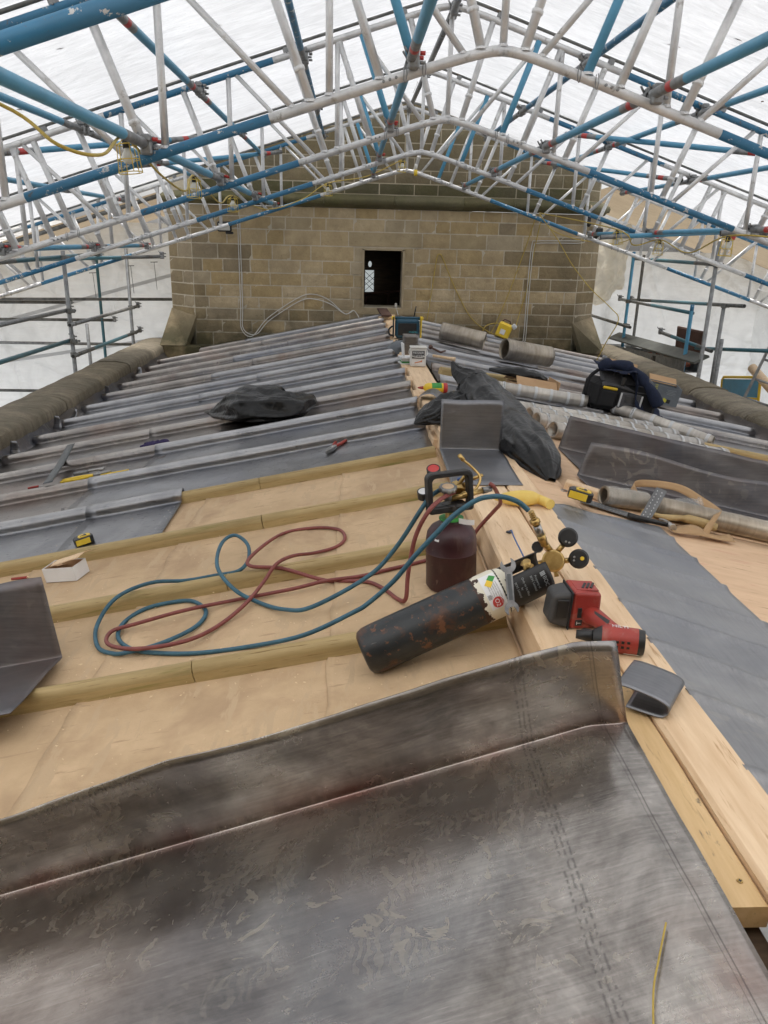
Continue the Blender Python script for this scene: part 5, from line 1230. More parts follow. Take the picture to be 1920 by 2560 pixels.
m = MB(); m.tube([(.07, .085, .335), (.115, .09, .35)], .006, 6); m.tube(catmull([(.055, .115, .395), (.085, .10, .37), (.105, .08, .345), (.09, .06, .315), (.06, .05, .305)], 6), .0045, 8); m.tube([(.055, .115, .395), (.040, .125, .412)], .0075, 8); m.build('check_valve', MT['brass'], acet)
m = MB(); m.tube([(.105, .03, .315), (.135, .038, .318)], [.012, .010], 8); m.build('ferrule', MT['galv'], acet)

# ---------------------------------------------------------------- hoses
BLUE = [(.33, 2.37, .315), (.27, 2.34, .29), (.235, 2.31, .255), (.16, 2.36, .10), (.07, 2.36, -.005), (-.112, 2.259, -.069), (-.208, 2.320, -.109), (-.300, 2.430, -.140), (-.396, 2.489, -.117), (-.479, 2.640, -.096), (-.505, 2.898, -.108), (-.468, 3.003, -.111), (-.406, 2.926, -.119), (-.387, 2.808, -.135), (-.420, 2.762, -.165), (-.508, 2.765, -.186), (-.622, 2.745, -.200), (-.740, 2.690, -.185), (-.831, 2.560, -.185), (-.879, 2.474, -.250), (-.830, 2.318, -.248), (-.759, 2.247, -.234), (-.694, 2.219, -.212), (-.594, 2.239, -.190), (-.507, 2.333, -.182), (-.489, 2.438, -.179), (-.550, 2.545, -.192), (-.624, 2.575, -.207), (-.730, 2.560, -.228), (-.786, 2.471, -.240), (-.772, 2.356, -.236), (-.705, 2.259, -.222), (-.621, 2.204, -.206), (-.472, 2.148, -.176), (-.300, 2.128, -.141), (-.129, 2.090, -.080), (.02, 2.085, .0), (.066, 2.08, .035), (.136, 2.06, .115), (.195, 2.05, .20), (.258, 2.05, .275), (.299, 2.05, .322), (.359, 2.05, .368), (.40, 2.05, .380), (.44, 2.05, .379), (.479, 2.04, .368), (.508, 2.035, .345)]
m = MB(); m.tube(catmull(BLUE, 6), .0074, 10); tag(m.build('gas_hose', MT['bluehose']), 'blue rubber oxygen hose looping across the battens to the brass regulator', 'hose')
RED = [(.34, 2.34, .30), (.29, 2.28, .295), (.246, 2.24, .265), (.210, 2.24, .18), (.192, 2.235, .06), (.186, 2.22, -.02), (.165, 2.271, -.046), (.120, 2.374, -.055), (.059, 2.455, -.067), (-.078, 2.523, -.095), (-.239, 2.604, -.085), (-.357, 2.625, -.085), (-.361, 2.742, -.089), (-.280, 3.088, -.136), (-.141, 3.090, -.108), (-.039, 3.017, -.087), (-.011, 2.904, -.081), (-.044, 2.827, -.088), (-.128, 2.791, -.100), (-.205, 2.692, -.072), (-.258, 2.60, -.066), (-.299, 2.54, -.110), (-.349, 2.412, -.135), (-.429, 2.304, -.165), (-.515, 2.200, -.163), (-.654, 2.201, -.190), (-.755, 2.262, -.218), (-.801, 2.322, -.228), (-.799, 2.389, -.227), (-.730, 2.410, -.213), (-.563, 2.435, -.172), (-.383, 2.489, -.155), (-.190, 2.472, -.105), (-.076, 2.485, -.080), (.045, 2.505, -.070), (.137, 2.515, -.050), (.295, 2.541, -.018), (.42, 2.56, .03), (.47, 2.58, .09), (.515, 2.55, .165), (.524, 2.50, .21), (.500, 2.44, .262), (.47, 2.37, .31), (.455, 2.365, .322)]
m = MB(); m.tube(catmull(RED, 6), .0070, 10); tag(m.build('gas_hose', MT['redhose']), 'dull red rubber acetylene hose looping across the battens', 'hose')

# ---------------------------------------------------------------- red cordless driver on the ridge
dr = empty('impact_driver', TR(.6, 1.72, .11) @ RZ(.04), 'red and black cordless impact driver lying on the ridge timber', 'power tool')
def soften(o, w_):
    for p in o.data.polygons: p.use_smooth = True
    b_ = o.modifiers.new('bevel', 'BEVEL'); b_.width = w_; b_.segments = 4; b_.limit_method = 'ANGLE'; b_.harden_normals = True
    return o
m = MB(); m.add([(-.078, .055, .012), (-.025, .046, .002), (-.025, .131, .002), (-.078, .122, .012), (-.074, .055, .094), (-.025, .046, .104), (-.025, .131, .104), (-.074, .122, .094)], [(0, 3, 2, 1), (4, 5, 6, 7), (0, 1, 5, 4), (1, 2, 6, 5), (2, 3, 7, 6), (3, 0, 4, 7)]); soften(m.build('battery_base', MT['darkgrey'], dr, M=RY(.05)), .012)
m = MB(); m.add([(-.024, .047, .001), (.058, .050, .004), (.058, .136, .004), (-.024, .136, .001), (-.024, .047, .108), (.052, .052, .104), (.052, .132, .104), (-.024, .136, .108)], [(0, 3, 2, 1), (4, 5, 6, 7), (0, 1, 5, 4), (1, 2, 6, 5), (2, 3, 7, 6), (3, 0, 4, 7)]); soften(m.build('battery', MT['red'], dr, M=RY(.05)), .011)
m = MB(); m.box((.016, .092, .107), (.060, .058, .004), bev=.002); m.build('top_pad', MT['red'], dr, M=RY(.05))
m = MB(); m.box((-.0265, .09, .053), (.003, .0885, .1065), bev=.001); m.build('seam', MT['print'], dr, M=RY(.05)); m = MB(); m.box((-.050, .0452, .06), (.03, .003, .05), bev=.001); m.build('battery_latch', MT['black'], dr, M=RY(.05)); m = MB(); m.box((.045, .047, .03), (.03, .004, .04), bev=.002, R=RY(.3)); m.build('side_panel', MT['darkgrey'], dr)
for q in range(3):
    mm = MB(); mm.box((.018+.011*q, .088, .1085), (.006, .034, .003), R=RZ(-.5)); mm.build('vent', MT['black'], dr)
m = MB(); m.box((.0, .047, .050), (.011, .003, .028), bev=.001); m.build('charge_window', MT['black'], dr); m = MB(); m.box((.0, .0468, .022), (.018, .003, .016), bev=.001); bm2 = m.build('emblem_plate', MT['black'], dr)
o = obj('lettering', text_mesh('T', .016, MT['printwhite']), dr); o.matrix_local = TR(.0, .0448, .022) @ RX(pi/2) @ RZ(pi/2)
m = MB(); m.tube([(.030, .062, .040), (.045, .030, .040), (.058, -.015, .038), (.064, -.045, .036)], [.028, .022, .020, .023], 14); m.build('handle', MT['red'], dr)
m = MB(); m.grid(8, 8, lambda u, v: Vector((.034+.026*v, .052-.068*v, .040))+Vector((-.62, -.45, 0))*(.0225*cos((u-.5)*2.4))+Vector((0, 0, .0235))*sin((u-.5)*2.4)); m.build('grip', MT['darkgrey'], dr)
m = MB(); m.lathe([(0, -.055), (.018, -.055), (.022, -.048), (.030, -.035), (.033, -.01), (.033, .05), (.030, .066), (.0, .068)], 22, 0, TR(.055, -.068, .036) @ RZ(-.32) @ RY(pi/2), True, [1, 1, 1, 0, 0, 1, 1]); hd = m.build('motor_housing', [MT['red'], MT['black']], dr)
m = MB(); m.tube([(.02, -.045, .036), (-.012, -.028, .036), (-.022, -.036, .036)], [.012, .010, .009], 8); m.build('trigger', MT['black'], dr)
m = MB(); m.tube([(.006, -.052, .036), (-.035, -.038, .036)], [.016, .011], 12); m.build('chuck', MT['black'], dr)
o = obj('lettering', text_mesh('HILTI', .017, MT['printwhite']), dr); o.matrix_local = TR(.062, -.068, .0702) @ RZ(-.32)
o = obj('lettering', text_mesh('SIW 22-A', .006, MT['printwhite']), dr); o.matrix_local = TR(.052, -.054, .0690) @ RZ(-.32) @ RX(-.42)
for q in range(6):
    m = MB(); m.box((.045+.013*(q % 3), -.1005-.003*(q % 3), .046-.013*(q//3)), (.007, .003, .006), R=RZ(-.32)); m.build('vent', MT['black'], dr)
m = MB(); m.grid(6, 2, lambda u, v: Vector((.055, -.068, .036))+Vector((.949, -.315, 0))*(.02+.036*u)+Vector((-.315, -.949, 0))*.0336*cos(-.95+.25*v)+Vector((0, 0, .0336))*sin(-.95+.25*v)); m.build('rating_plate', MT['whitetape'], dr)
m = MB(); m.tube(catmull([(.558, 2.479, .113), (.552, 2.42, .140), (.546, 2.36, .145), (.547, 2.31, .14), (.553, 2.27, .128), (.556, 2.22, .12)], 6), .0028, 6); m.lathe([(0, .003), (.010, .003), (.012, 0)], 12, 1, TR(.558, 2.479, .111)); tag(m.build('wire', [MT['bluewire'], MT['black']]), 'short blue wire poking out of a hole in the ridge timber', 'wire')
# ================================================================== SMALL THINGS
def thing(name, M_, label, cat, group=None): return empty(name, M_, label, cat, group)
# white carton with torn lid
t = thing('carton', ML(-1.185, 3.06, .009, -.28), 'small open white carton with torn flap on the building paper', 'box')
W_, D_, Hh = .150, .090, .062; th = .0025
for (nm, c, d) in (('base', (0, 0, th/2), (W_, D_, th)), ('side_panel', (0, -D_/2, Hh/2), (W_, th, Hh)), ('side_panel', (0, D_/2, Hh/2), (W_, th, Hh)), ('end_panel', (-W_/2, 0, Hh/2), (th, D_+th, Hh)), ('end_panel', (W_/2, 0, Hh/2), (th, D_+th, Hh))):
    m = MB(); m.box(c, d); m.build(nm, MT['whitecard'], t)
m = MB(); m.box((0, 0, .010), (W_-.008, D_-.008, .012)); m.box((0, D_/2-.005, Hh/2), (W_-.008, .002, Hh-.004)); m.box((-W_/2+.005, 0, Hh/2), (.002, D_-.008, Hh-.004)); m.build('lining', MT['cardboard'], t)
m = MB(); m.grid(6, 6, lambda u, v: (-.028+.125*u+.02*v, -.02+.075*v-.03*(1-u), Hh+.012+.018*u+.010*sin(v*3)+.003*noise.noise(Vector((u*5, v*5, 0))))); m.build('torn_flap', MT['wooddeal'], t, solid=.0015)
m = MB(); m.grid(5, 3, lambda u, v: (-W_/2+.01+.05*u, -.01+.05*v, Hh-.004-.012*v+.006*noise.noise(Vector((u*9, v*6, 3))))); m.build('torn_flap', MT['cardboard'], t, solid=.0015)
# pencil
m = MB(); m.tube([(-.042, 0, 0), (.034, 0, 0)], .0062, 6); m.tube([(.034, 0, 0), (.042, 0, 0)], [.0055, .002], 6, 1); tag(m.build('pencil', [MT['red'], MT['wooddeal']], M=ML(-1.415, 3.13, .017, -.18)), 'stub of red carpenter pencil beside the white carton', 'pencil')
# tape measures
def tape(name, M_, label, s=1.0, black=False):
    t = thing(name, M_, label, 'tape measure'); prof = [(-.038, -.026), (.026, -.028), (.036, -.022), (.039, -.004), (.034, .018), (.020, .030), (-.008, .034), (-.030, .026), (-.040, .006)]
    prof = [(a*s, b*s) for a, b in prof]
    m = MB(); m.prism(prof, 0, .030*s); o = m.build('case', MT['black'], t); bv = o.modifiers.new('b', 'BEVEL'); bv.width = .004*s; bv.segments = 2
    m = MB(); m.prism([(a*.62+.006*s, b*.62) for a, b in prof], .0301*s, .0325*s); o = m.build('side_plate', MT['yellow'], t)
    m = MB(); m.prism([(-.010*s, -.004*s), (.016*s, -.004*s), (.016*s, .004*s), (-.010*s, .004*s)], .0326*s, .0335*s); m.prism([(.006*s, -.012*s), (.014*s, -.012*s), (.014*s, .012*s), (.006*s, .012*s)], .0336*s, .0342*s); m.build('emblem', MT['black'], t)
    m = MB(); m.prism([(-.036*s, -.0275*s), (.02*s, -.0285*s), (.02*s, -.032*s), (-.034*s, -.031*s)], .004*s, .026*s); m.build('grip_stripe', MT['yellow'], t)
    return t
tape('tape_measure', ML(-1.238, 3.45, .020, .55), 'black and yellow tape measure lying on the lead at left', 1.15)
t2 = tape('tape_measure', MR(.905, 2.865, .004, -.30) @ TR(0, 0, .034) @ RX(pi/2*.0), 'black and yellow tape measure on the plywood beside the steel square', 1.25)
m = MB(); m.tube(catmull([(-.05, .01, .015), (-.065, .016, .016), (-.078, .008, .014), (-.070, -.002, .012), (-.055, .004, .013)], 5), .0016, 6); m.build('wrist_loop', MT['steel'], t2)
# red pliers
def pliers(M_, label, handle, L=.20, spread=.16):
    t = thing('pliers', M_, label, 'pliers')
    for s in (-1, 1):
        m = MB(); m.tube(catmull([(.018, s*.004, .010), (.05, s*.014, .010), (.09, s*.018, .010), (L-.07, s*.012, .010)], 5), [.006]*15+[.005], 8); m.build('handle', MT[handle], t)
        m = MB(); m.prism([(.022, -s*.002), (.012, s*.012), (-.012, s*.014), (-.040, s*.010), (-.062, s*.0015), (-.062, s*.0005), (-.01, s*.0005)][::s], .005, .015); m.build('jaw', MT['steel'], t)
    m = MB(); m.lathe([(0, .0185), (.006, .018), (.008, .015), (.008, .004)], 14); m.build('pivot', MT['steel'], t); return t
pliers(ML(-.085, 4.345, .018, radians(68)) @ Matrix.Scale(1.6, 4), 'red handled pliers lying on the bright lead near the bare battens', 'red', .215)
# tools left on the far left lead bay
pliers(ML(-1.58, 4.76, .018, radians(182)) @ Matrix.Scale(1.45, 4), 'yellow handled seaming pliers on the lead bay at left', 'yellow', .23)
t = thing('hand_tool', ML(-1.66, 4.89, .016, radians(3)), 'steel hand tool with rounded handle beside the yellow pliers', 'hand tool')
m = MB(); m.tube([(-.115, 0, .018), (-.07, 0, .018), (-.02, 0, .018)], [.012, .014, .012], 12); m.build('handle', MT['galv'], t); m = MB(); m.box((.03, 0, .02), (.10, .028, .012), bev=.003, R=RZ(-.1)); m.box((.075, -.012, .02), (.03, .05, .014), bev=.003); m.build('blade', MT['steel'], t)
m = MB(); m.tube([(-.09, 0, .012), (.09, 0, .012)], .007, 8); m.build('yellow_rod', MT['yellow'], t, M=TR(.19, -.16, 0) @ RZ(-.06))
m = MB(); m.grid(1, 30, lambda u, v: Vector((-1.80, 4.50, zL(-1.80)+.10)).lerp(Vector((-2.035, 5.60, zL(-2.035)+.102)), v)+Vector((.052*(u-.5), .011*(u-.5), .0105*(u-.5)-.012*sin(pi*v)**2)))
tag(m.build('flat_bar', MT['darksteel'], solid=.003), 'long grey steel straight edge laid across the lead rolls at left', 'straight edge')
t = thing('craft_knife', ML(-2.0, 4.78, .014, .05), 'small red knife lying on the lead at far left', 'knife'); m = MB(); m.box((0, 0, .008), (.07, .016, .012), bev=.003); m.build('handle', MT['red'], t); m = MB(); m.prism([(.035, -.006), (.068, -.006), (.058, .006), (.035, .006)], .007, .009); m.build('blade', MT['steel'], t)
# glove
m = MB()
def gl(u, v):
    a = 2*pi*u; x = -.085+.17*v; r = .045*sin(pi*min(1, max(0, v*.94+.03)))**.5; q = Vector((cos(a)*2, sin(a)*2, v*6))
    return (x, r*cos(a)*1.25+.02*sin(v*5), .026+.55*r*sin(a)+.012*noise.noise(q*1.5)+.010*abs(noise.noise(q*3)))
m.grid(24, 24, gl)
g_ = tag(m.build('glove', MT['purple'], M=ML(-1.36, 5.30, .014, .35)), 'dark purple work glove dropped on a lead bay', 'glove')
for i in range(3):
    m = MB(); m.tube(catmull([(.05, -.03+.025*i, .03), (.085, -.035+.03*i, .034), (.115, -.03+.028*i, .022)], 4), [.014]*8+[.009], 10); m.build('finger', MT['purple'], g_)
# yellow straw-like strip on the foreground lead
m = MB(); m.tube(catmull([(.463, .835, .135), (.435, .785, .131), (.408, .735, .129), (.38, .66, .130)], 6), .0014, 6); tag(m.build('cord_strand', MT['cableyellow']), 'thin yellow twine end lying on the foreground lead sheet', 'twine')

# ---------------------------------------------------------------- right slope tools
m = MB()
P = catmull([(-.10, .03, .012), (-.055, .012, .020), (-.005, -.004, .026), (.035, -.002, .027), (.060, .004, .022), (.085, -.012, .018), (.100, -.045, .018)], 6)
rad = catmull([(.006, 0, 0), (.024, 0, 0), (.031, 0, 0), (.028, 0, 0), (.020, 0, 0), (.018, 0, 0), (.019, 0, 0)], 6)
m.tube(P, [max(.004, r.x) for r in rad], 14); tag(m.build('lead_dresser', MT['paleyellow'], M=TR(.660, 2.76, .118) @ RZ(-.05)), 'yellow plastic lead dresser with curved handle on the ridge', 'dresser')
m = MB(); m.box((0, 0, .020), (.235, .062, .036), bev=.004); tag(m.build('timber_block', MT['wooddeal'], M=MR(1.03, 3.085, .002, -.38) @ RZ(.0)), 'short offcut of pale timber on the plywood', 'timber')
t = thing('framing_square', MR(1.09, 2.905, .006, -.36), 'perforated dark steel angle square leaning on the lead roll', 'square')
def perf(L, w_, M_, mats):
    m = MB(); m.box((0, 0, 0), (L, w_, .003)); o = m.build('blade', MT['squaresteel'], t, M=M_)
    m = MB()
    for i in range(int(L/.014)):
        for j in (-1, 1): m.lathe([(0, .0016), (.0022, .0016)], 6, 0, TR(-L/2+.01+.014*i, j*w_*.22+.002*(i % 2), .0004))
    m.build('hole_row', MT['printwhite'], o); o['kind'] = ''; del o['kind']; o.children[0]['kind'] = 'stuff'
perf(.27, .075, TR(-.02, .01, .004), None); perf(.15, .044, TR(.118, .03, .066) @ RZ(-.3) @ RX(radians(64)) @ RZ(radians(86)), None)
t = thing('claw_hammer', MR(1.225, 2.84, .006, -.06), 'claw hammer with dark shaft lying at the end of the steel square', 'hammer')
m = MB(); m.tube([(-.12, 0, .014), (.045, 0, .014)], [.012, .009], 10); m.build('shaft', MT['black'], t)
m = MB(); m.tube([(.052, .030, .016), (.052, .0, .017), (.052, -.022, .017)], [.008, .011, .010], 10); m.tube([(.052, -.022, .017), (.052, -.030, .017), (.052, -.040, .017)], [.010, .015, .015], 14); m.tube(catmull([(.052, .02, .016), (.045, .045, .017), (.030, .065, .014)], 4), [.009, .009, .008, .008, .007, .006, .005, .004, .003], 8); m.build('head', MT['steel'], t)
m = MB()
PS = catmull([(1.19, 3.0, .07), (1.22, 3.12, .085), (1.32, 3.20, .092), (1.46, 3.20, .102), (1.555, 3.16, .075), (1.575, 3.06, .07), (1.52, 2.94, .085), (1.455, 2.86, .05), (1.42, 2.82, .012)], 8)
PS = [Vector((p.x, p.y, p.z+zR(p.x, p.y))) for p in PS]; kk = len(PS)-1
m.grid(3, kk, lambda u, v: PS[round(v*kk)]+Vector((.05*(u-.5)*(.4+.6*v), .02*(u-.5), .035*(u-.5)*(1-v)))); 
p_ = tag(m.build('paper_strip', MT['paper'], solid=.0012), 'stiff brown paper strip arching over the long lead roll', 'paper strip')
m = MB(); m.grid(14, 3, lambda u, v: (1.27+.28*u, 2.765+.06*v+.05*u, zR(1.27+.28*u, 2.8)+.012+.022*sin(u*4)**2*(v+.2)+.004)); o = m.build('loose_end', MT['paper'], solid=.0012); o.parent = p_
m = MB(); m.tube(catmull([(1.20, 2.93, zR(1.2, 2.93)+.03), (1.30, 2.93, zR(1.3, 2.93)+.026), (1.40, 2.95, zR(1.4, 2.95)+.035), (1.52, 2.93, zR(1.52, 2.93)+.03)], 5), [.010]*5+[.013]*5+[.020]*5+[.017], 12); tag(m.build('bossing_stick', MT['oldyellow']), 'yellowed bossing tool under the brown paper strip', 'hand tool')
m = MB(); m.grid(8, 6, lambda u, v: (1.36+.14*u, 2.99+.06*v, zR(1.4, 3)+.09-.05*(1-v)+.02*noise.noise(Vector((u*6, v*6, 0))))); tag(m.build('plastic_scrap', MT['clear'], solid=.001), 'scrap of clear plastic with white print beside the open roll end', 'plastic')
# loose batten and cardboard by the pile
o = batten_mesh(1.02).build('loose_batten', MT['batten']); o.matrix_world = frame((.74, 6.22, zR(.74, 6.22)+.055), (.95, .42, -.165), (.18, 0, 1), True); tag(o, 'loose pale batten lying behind the black bag and taped rolls', 'timber')
t = thing('cardboard_box', MR(1.44, 6.16, .095, .10), 'flattened cardboard box behind the taped rolls', 'box')
m = MB(); m.box((0, 0, .01), (.34, .26, .02)); m.build('base', MT['cardboard'], t)
for (c, a, d) in (((0, -.14, .05), .7, (.34, .12, .004)), ((.19, 0, .05), 0, (.004, .26, .10)), ((0, .14, .05), -.5, (.34, .13, .004))):
    m = MB(); m.box((0, 0, 0), d); m.build('flap', MT['cardboard'], t, M=TR(*c) @ RX(a))
o = blob_bag('bag_scrap', [((-.34, .10, .07), .02), ((-.15, .06, .08), .07), ((.05, .08, .085), .06), ((.16, .10, .08), .015)], seed=44, nseg=14, nring=14); o.parent = t

# ---------------------------------------------------------------- tool bag with jacket, boxes
tb = thing('tool_bag', frame((2.13, 6.02, zR(2.13, 6.02)+.085), (1, .04, -.18), (.17, -.03, 1)), 'black and grey tool bag with yellow pocket trim, navy jacket thrown over', 'tool bag')
m = MB(); m.box((0, 0, .11), (.54, .27, .22), bev=.035); m.build('body', MT['blackfab'], tb)
m = MB(); m.grid(12, 8, lambda u, v: (-.22+.40*u, -.12+.14*v-.02*(1-v), .19+.10*v+.01*sin(u*6))); m.build('flap', MT['greyfab'], tb, solid=.012)
m = MB(); m.box((-.15, -.142, .175), (.12, .02, .022), bev=.008); m.build('pocket_trim', MT['yellow'], tb)
m = MB(); m.box((-.15, -.140, .095), (.13, .03, .13), bev=.012); m.build('pocket', MT['blackfab'], tb)
pk = MB(); pk.box((.03, -.142, .10), (.18, .03, .13), bev=.012); pk_ = pk.build('pocket', MT['greyfab'], tb)
for x in (-.055, .115):
    m = MB(); m.box((x, -.160, .105), (.014, .004, .11), bev=.001); m.build('reflective_strip', MT['tapegrey'], tb)
m = MB(); m.box((.03, -.160, .115), (.10, .004, .05), bev=.001); m.build('badge', MT['darkgrey'], tb)
m = MB(); m.box((-.06, -.13, .245), (.035, .02, .07), bev=.005); m.build('buckle', MT['black'], tb)
m = MB(); m.tube(catmull([(-.24, -.02, .28), (-.30, -.05, .22), (-.31, -.06, .12), (-.29, -.04, .06)], 5), .014, 8); m.build('strap', MT['blackfab'], tb)
m = MB(); m.tube(catmull([(-.14, -.10, .27), (-.13, -.11, .31), (-.08, -.11, .31), (-.07, -.10, .27)], 5), .006, 8); m.build('handle', MT['black'], tb)
mj = MB()
def jk(u, v):
    x = -.22+.56*u; y = -.17+.36*v; q = Vector((x*9, y*9, 5)); top = .30+.05*exp(-((x+.03)/.12)**2)+.01*sin(x*20)
    fall = max(0, (x-.06))*1.6; front = max(0, -y-.02)*1.3*(1 if x > .02 else .2)
    z = top-fall*.55-front*(1.2 if x > .06 else .5); z = max(z, .02+.25*max(0, -.05-x))
    y2 = y*(1+.25*max(0, x)*2)
    return (x, y2-(.06*max(0, .30-z) if x > .05 else 0), z+.022*noise.noise(q)+.014*abs(noise.noise(q*2)))
mj.grid(40, 30, jk)
jo = mj.build('jacket', MT['navy'], solid=.006); jo.matrix_world = tb.matrix_world.copy(); tag(jo, 'navy cotton jacket thrown over the tool bag', 'jacket')
m = MB(); m.tube(catmull([(-.24, -.02, .30), (-.18, -.05, .34), (-.05, -.08, .35), (.06, -.10, .30), (.16, -.16, .22), (.25, -.17, .12)], 5), [.03, .035, .04, .045, .05, .05]*4+[.05]*2, 12); o = m.build('sleeve', MT['navy'], jo)
def openbox(name, M_, label, W_, D_, Hh, outer, inner, flaps):
    t = thing(name, M_, label, 'box'); th = .005
    m = MB(); m.box((0, 0, th/2), (W_, D_, th)); m.build('base', MT[inner], t)
    for (nm, c, d) in (('front_panel', (0, -D_/2, Hh/2), (W_, th, Hh)), ('back_panel', (0, D_/2, Hh/2), (W_, th, Hh)), ('side_panel', (-W_/2, 0, Hh/2), (th, D_-th*2, Hh)), ('side_panel', (W_/2, 0, Hh/2), (th, D_-th*2, Hh))):
        m = MB(); m.box(c, d); m.build(nm, MT[outer], t)
    for (c, d, R_) in flaps:
        m = MB(); m.box((0, 0, 0), d); m.build('flap', MT[inner], t, M=TR(*c) @ R_)
    return t
fb = openbox('festoon_box', frame((2.93, 7.12, zR(2.93, 7.12)+.085), (1, -.12, -.19), (.18, -.12, 1)), 'grey printed lighting kit box with yellow lettering beside the right parapet', .27, .19, .17, 'greyprint', 'cardboard', [((-.175, -.03, .115), (.10, .17, .004), RY(-.85)), ((.0, .13, .18), (.26, .10, .004), RX(.5))])
o = obj('lettering', text_mesh('FESTOON KIT', .034, MT['printyellow']), fb); o.matrix_local = TR(-.095, -.0985, .070) @ RX(pi/2) @ RZ(-pi/2+.12)
for i in range(4):
    m = MB(); m.box((.045, -.0985, .145-.014*i), (.09-.02*(i % 2), .001, .003)); m.build('print_line', MT['printgrey'], fb)
m = MB(); m.box((.01, -.0985, .045), (.04, .001, .03), R=RY(.5)); m.build('print_patch', MT['printyellow'], fb); m = MB(); m.box((.045, -.0988, .04), (.035, .001, .035)); m.build('print_patch', MT['print'], fb)
bb = openbox('cardboard_box', frame((2.58, 7.30, zR(2.58, 7.30)+.085), (1, -.18, -.19), (.18, -.1, 1)), 'open brown cardboard box behind the navy jacket', .30, .24, .17, 'cardboard', 'cardboard', [((0, .17, .20), (.29, .12, .004), RX(.9)), ((.2, 0, .18), (.10, .22, .004), RY(.5))])
for i in range(5):
    m = MB(); m.box((rnd(-.1, .1), rnd(-.08, .0), .15+rnd(0, .05)), (rnd(.05, .1), rnd(.03, .07), .06), R=RX(rnd(-.5, .5)) @ RY(rnd(-.6, .6)), bev=.006); m.build('packing', random.choice([MT['clear'], MT['tapegrey'], MT['grey']]), bb)

# ---------------------------------------------------------------- things along the far ridge
def zr_(y): return zRidge(y)+.002
m = MB(); m.grid(8, 6, lambda u, v: (-.075+.15*u, -.10+.2*v, .004+.045*sin(u*pi*.9)+.004*noise.noise(Vector((u*3, v*3, 0))))); tag(m.build('lead_offcut', MT['leadnew'], M=TR(.545, 5.17, zr_(5.17)+.002) @ RZ(-.25), solid=.003), 'small bent lead offcut on the ridge in front of the glue bottle', 'lead offcut')
t = thing('glue_bottle', TR(.60, 5.42, zr_(5.4)+.034) @ RZ(.05) @ RY(pi/2), 'yellow bottle with red nozzle and label lying on the ridge', 'bottle')
m = MB(); m.lathe([(0, .085), (.030, .085), (.034, .078), (.034, -.045), (.026, -.065), (.013, -.072), (.013, -.078), (0, -.078)], 24); m.build('bottle', MT['yellow'], t)
m = MB(); m.lathe([(0, .092), (.031, .092), (.035, .086), (.035, .066), (.0342, .062)], 24); m.build('base_cap', MT['redtape'], t); m = MB(); m.lathe([(.012, -.078), (.009, -.10), (.004, -.118), (0, -.118)], 14); m.build('nozzle', MT['red'], t)
m = MB(); m.grid(12, 2, lambda u, v: (.0346*cos(2.4+2.2*u), .0346*sin(2.4+2.2*u), -.02+.07*v)); m.build('label', MT['printgreen'], t)
m = MB(); 
for i in range(9):
    a = rnd(0, 6.28); m.grid(2, 1, lambda u, v: (.0+.05*(u-.5)*cos(a)-.012*(v-.5)*sin(a)+rnd(-.001, .001), .05*(u-.5)*sin(a)+.012*(v-.5)*cos(a), .004+.012*sin(u*3)+.003*i))
tag(m.build('wood_shavings', MT['wooddeal'], M=TR(.58, 5.62, zr_(5.6))), 'curl of pale wood shavings behind the yellow bottle', 'shavings')['kind'] = 'stuff'
# screw tub
t = thing('screw_tub', TR(.585, 6.66, zr_(6.66)) @ RZ(-.03), 'clear screw tub with printed label and handle standing on the ridge', 'tub')
m = MB(); m.box((0, 0, .08), (.135, .12, .155), bev=.010); m.build('tub', MT['white'], t); m = MB(); m.box((0, 0, .162), (.145, .13, .012), bev=.004); m.build('lid', MT['white'], t)
m = MB(); m.box((0, -.0615, .105), (.105, .001, .065)); m.build('label', MT['print'], t); m = MB(); m.box((0, -.0615, .045), (.105, .001, .04)); m.build('label_picture', MT['whitecard'], t)
m = MB(); m.tube([(-.03, -.0632, .036), (.03, -.0632, .050)], .004, 6); m.lathe([(0, 0), (.009, 0), (.004, .01)], 8, 0, TR(.032, -.0632, .050) @ RY(-1.3)); m.build('screw_picture', MT['orange'], t)
for tx, zz in (('REISSER', .121), ('CUTTER', .093)):
    o = obj('lettering', text_mesh(tx, .027, MT['printwhite']), t); o.matrix_local = TR(0, -.0625, zz) @ RX(pi/2)
m = MB(); m.tube(catmull([(-.073, 0, .145), (-.078, -.045, .11), (-.045, -.072, .09), (0, -.078, .086), (.045, -.072, .09), (.078, -.045, .11), (.073, 0, .145)], 5), .0035, 6); m.build('handle', MT['white'], t)
t = thing('leaflets', TR(.55, 6.80, zr_(6.8)) @ RZ(.1), 'stack of folded leaflets and packets beside the screw tub', 'leaflets')
for i in range(5):
    m = MB(); m.box((rnd(-.012, .012), rnd(-.01, .01), .006+.013*i), (.21, .14, .011), R=RZ(rnd(-.15, .15))); m.build('packet', MT[['whitecard', 'printgreen', 'whitecard', 'tapegrey', 'whitecard'][i]], t)
m = MB(); m.box((-.09, -.02, .125), (.012, .10, .11), R=RY(-.1)); m.build('leaflet', MT['whitecard'], t)
# mallet and stick
t = thing('mallet', frame((.86, 7.04, zR(.86, 7.04)+.095), (1, .1, -.16), (.16, 0, 1), True), 'wooden bossing mallet lying right of the screw tub', 'mallet')
m = MB(); m.tube([(-.11, 0, .0), (.04, 0, .0), (.10, 0, 0)], [.012, .015, .022], 12); m.build('handle', MT['wooddeal'], t); m = MB(); m.tube([(-.10, .15, .05), (-.02, .10, .03), (.06, .28, .03)], .010, 8); m.build('stick', MT['brown'], t); m = MB(); m.sphere((-.11, .16, .055), .022, 10, 8); m.build('knob', MT['brown'], t)
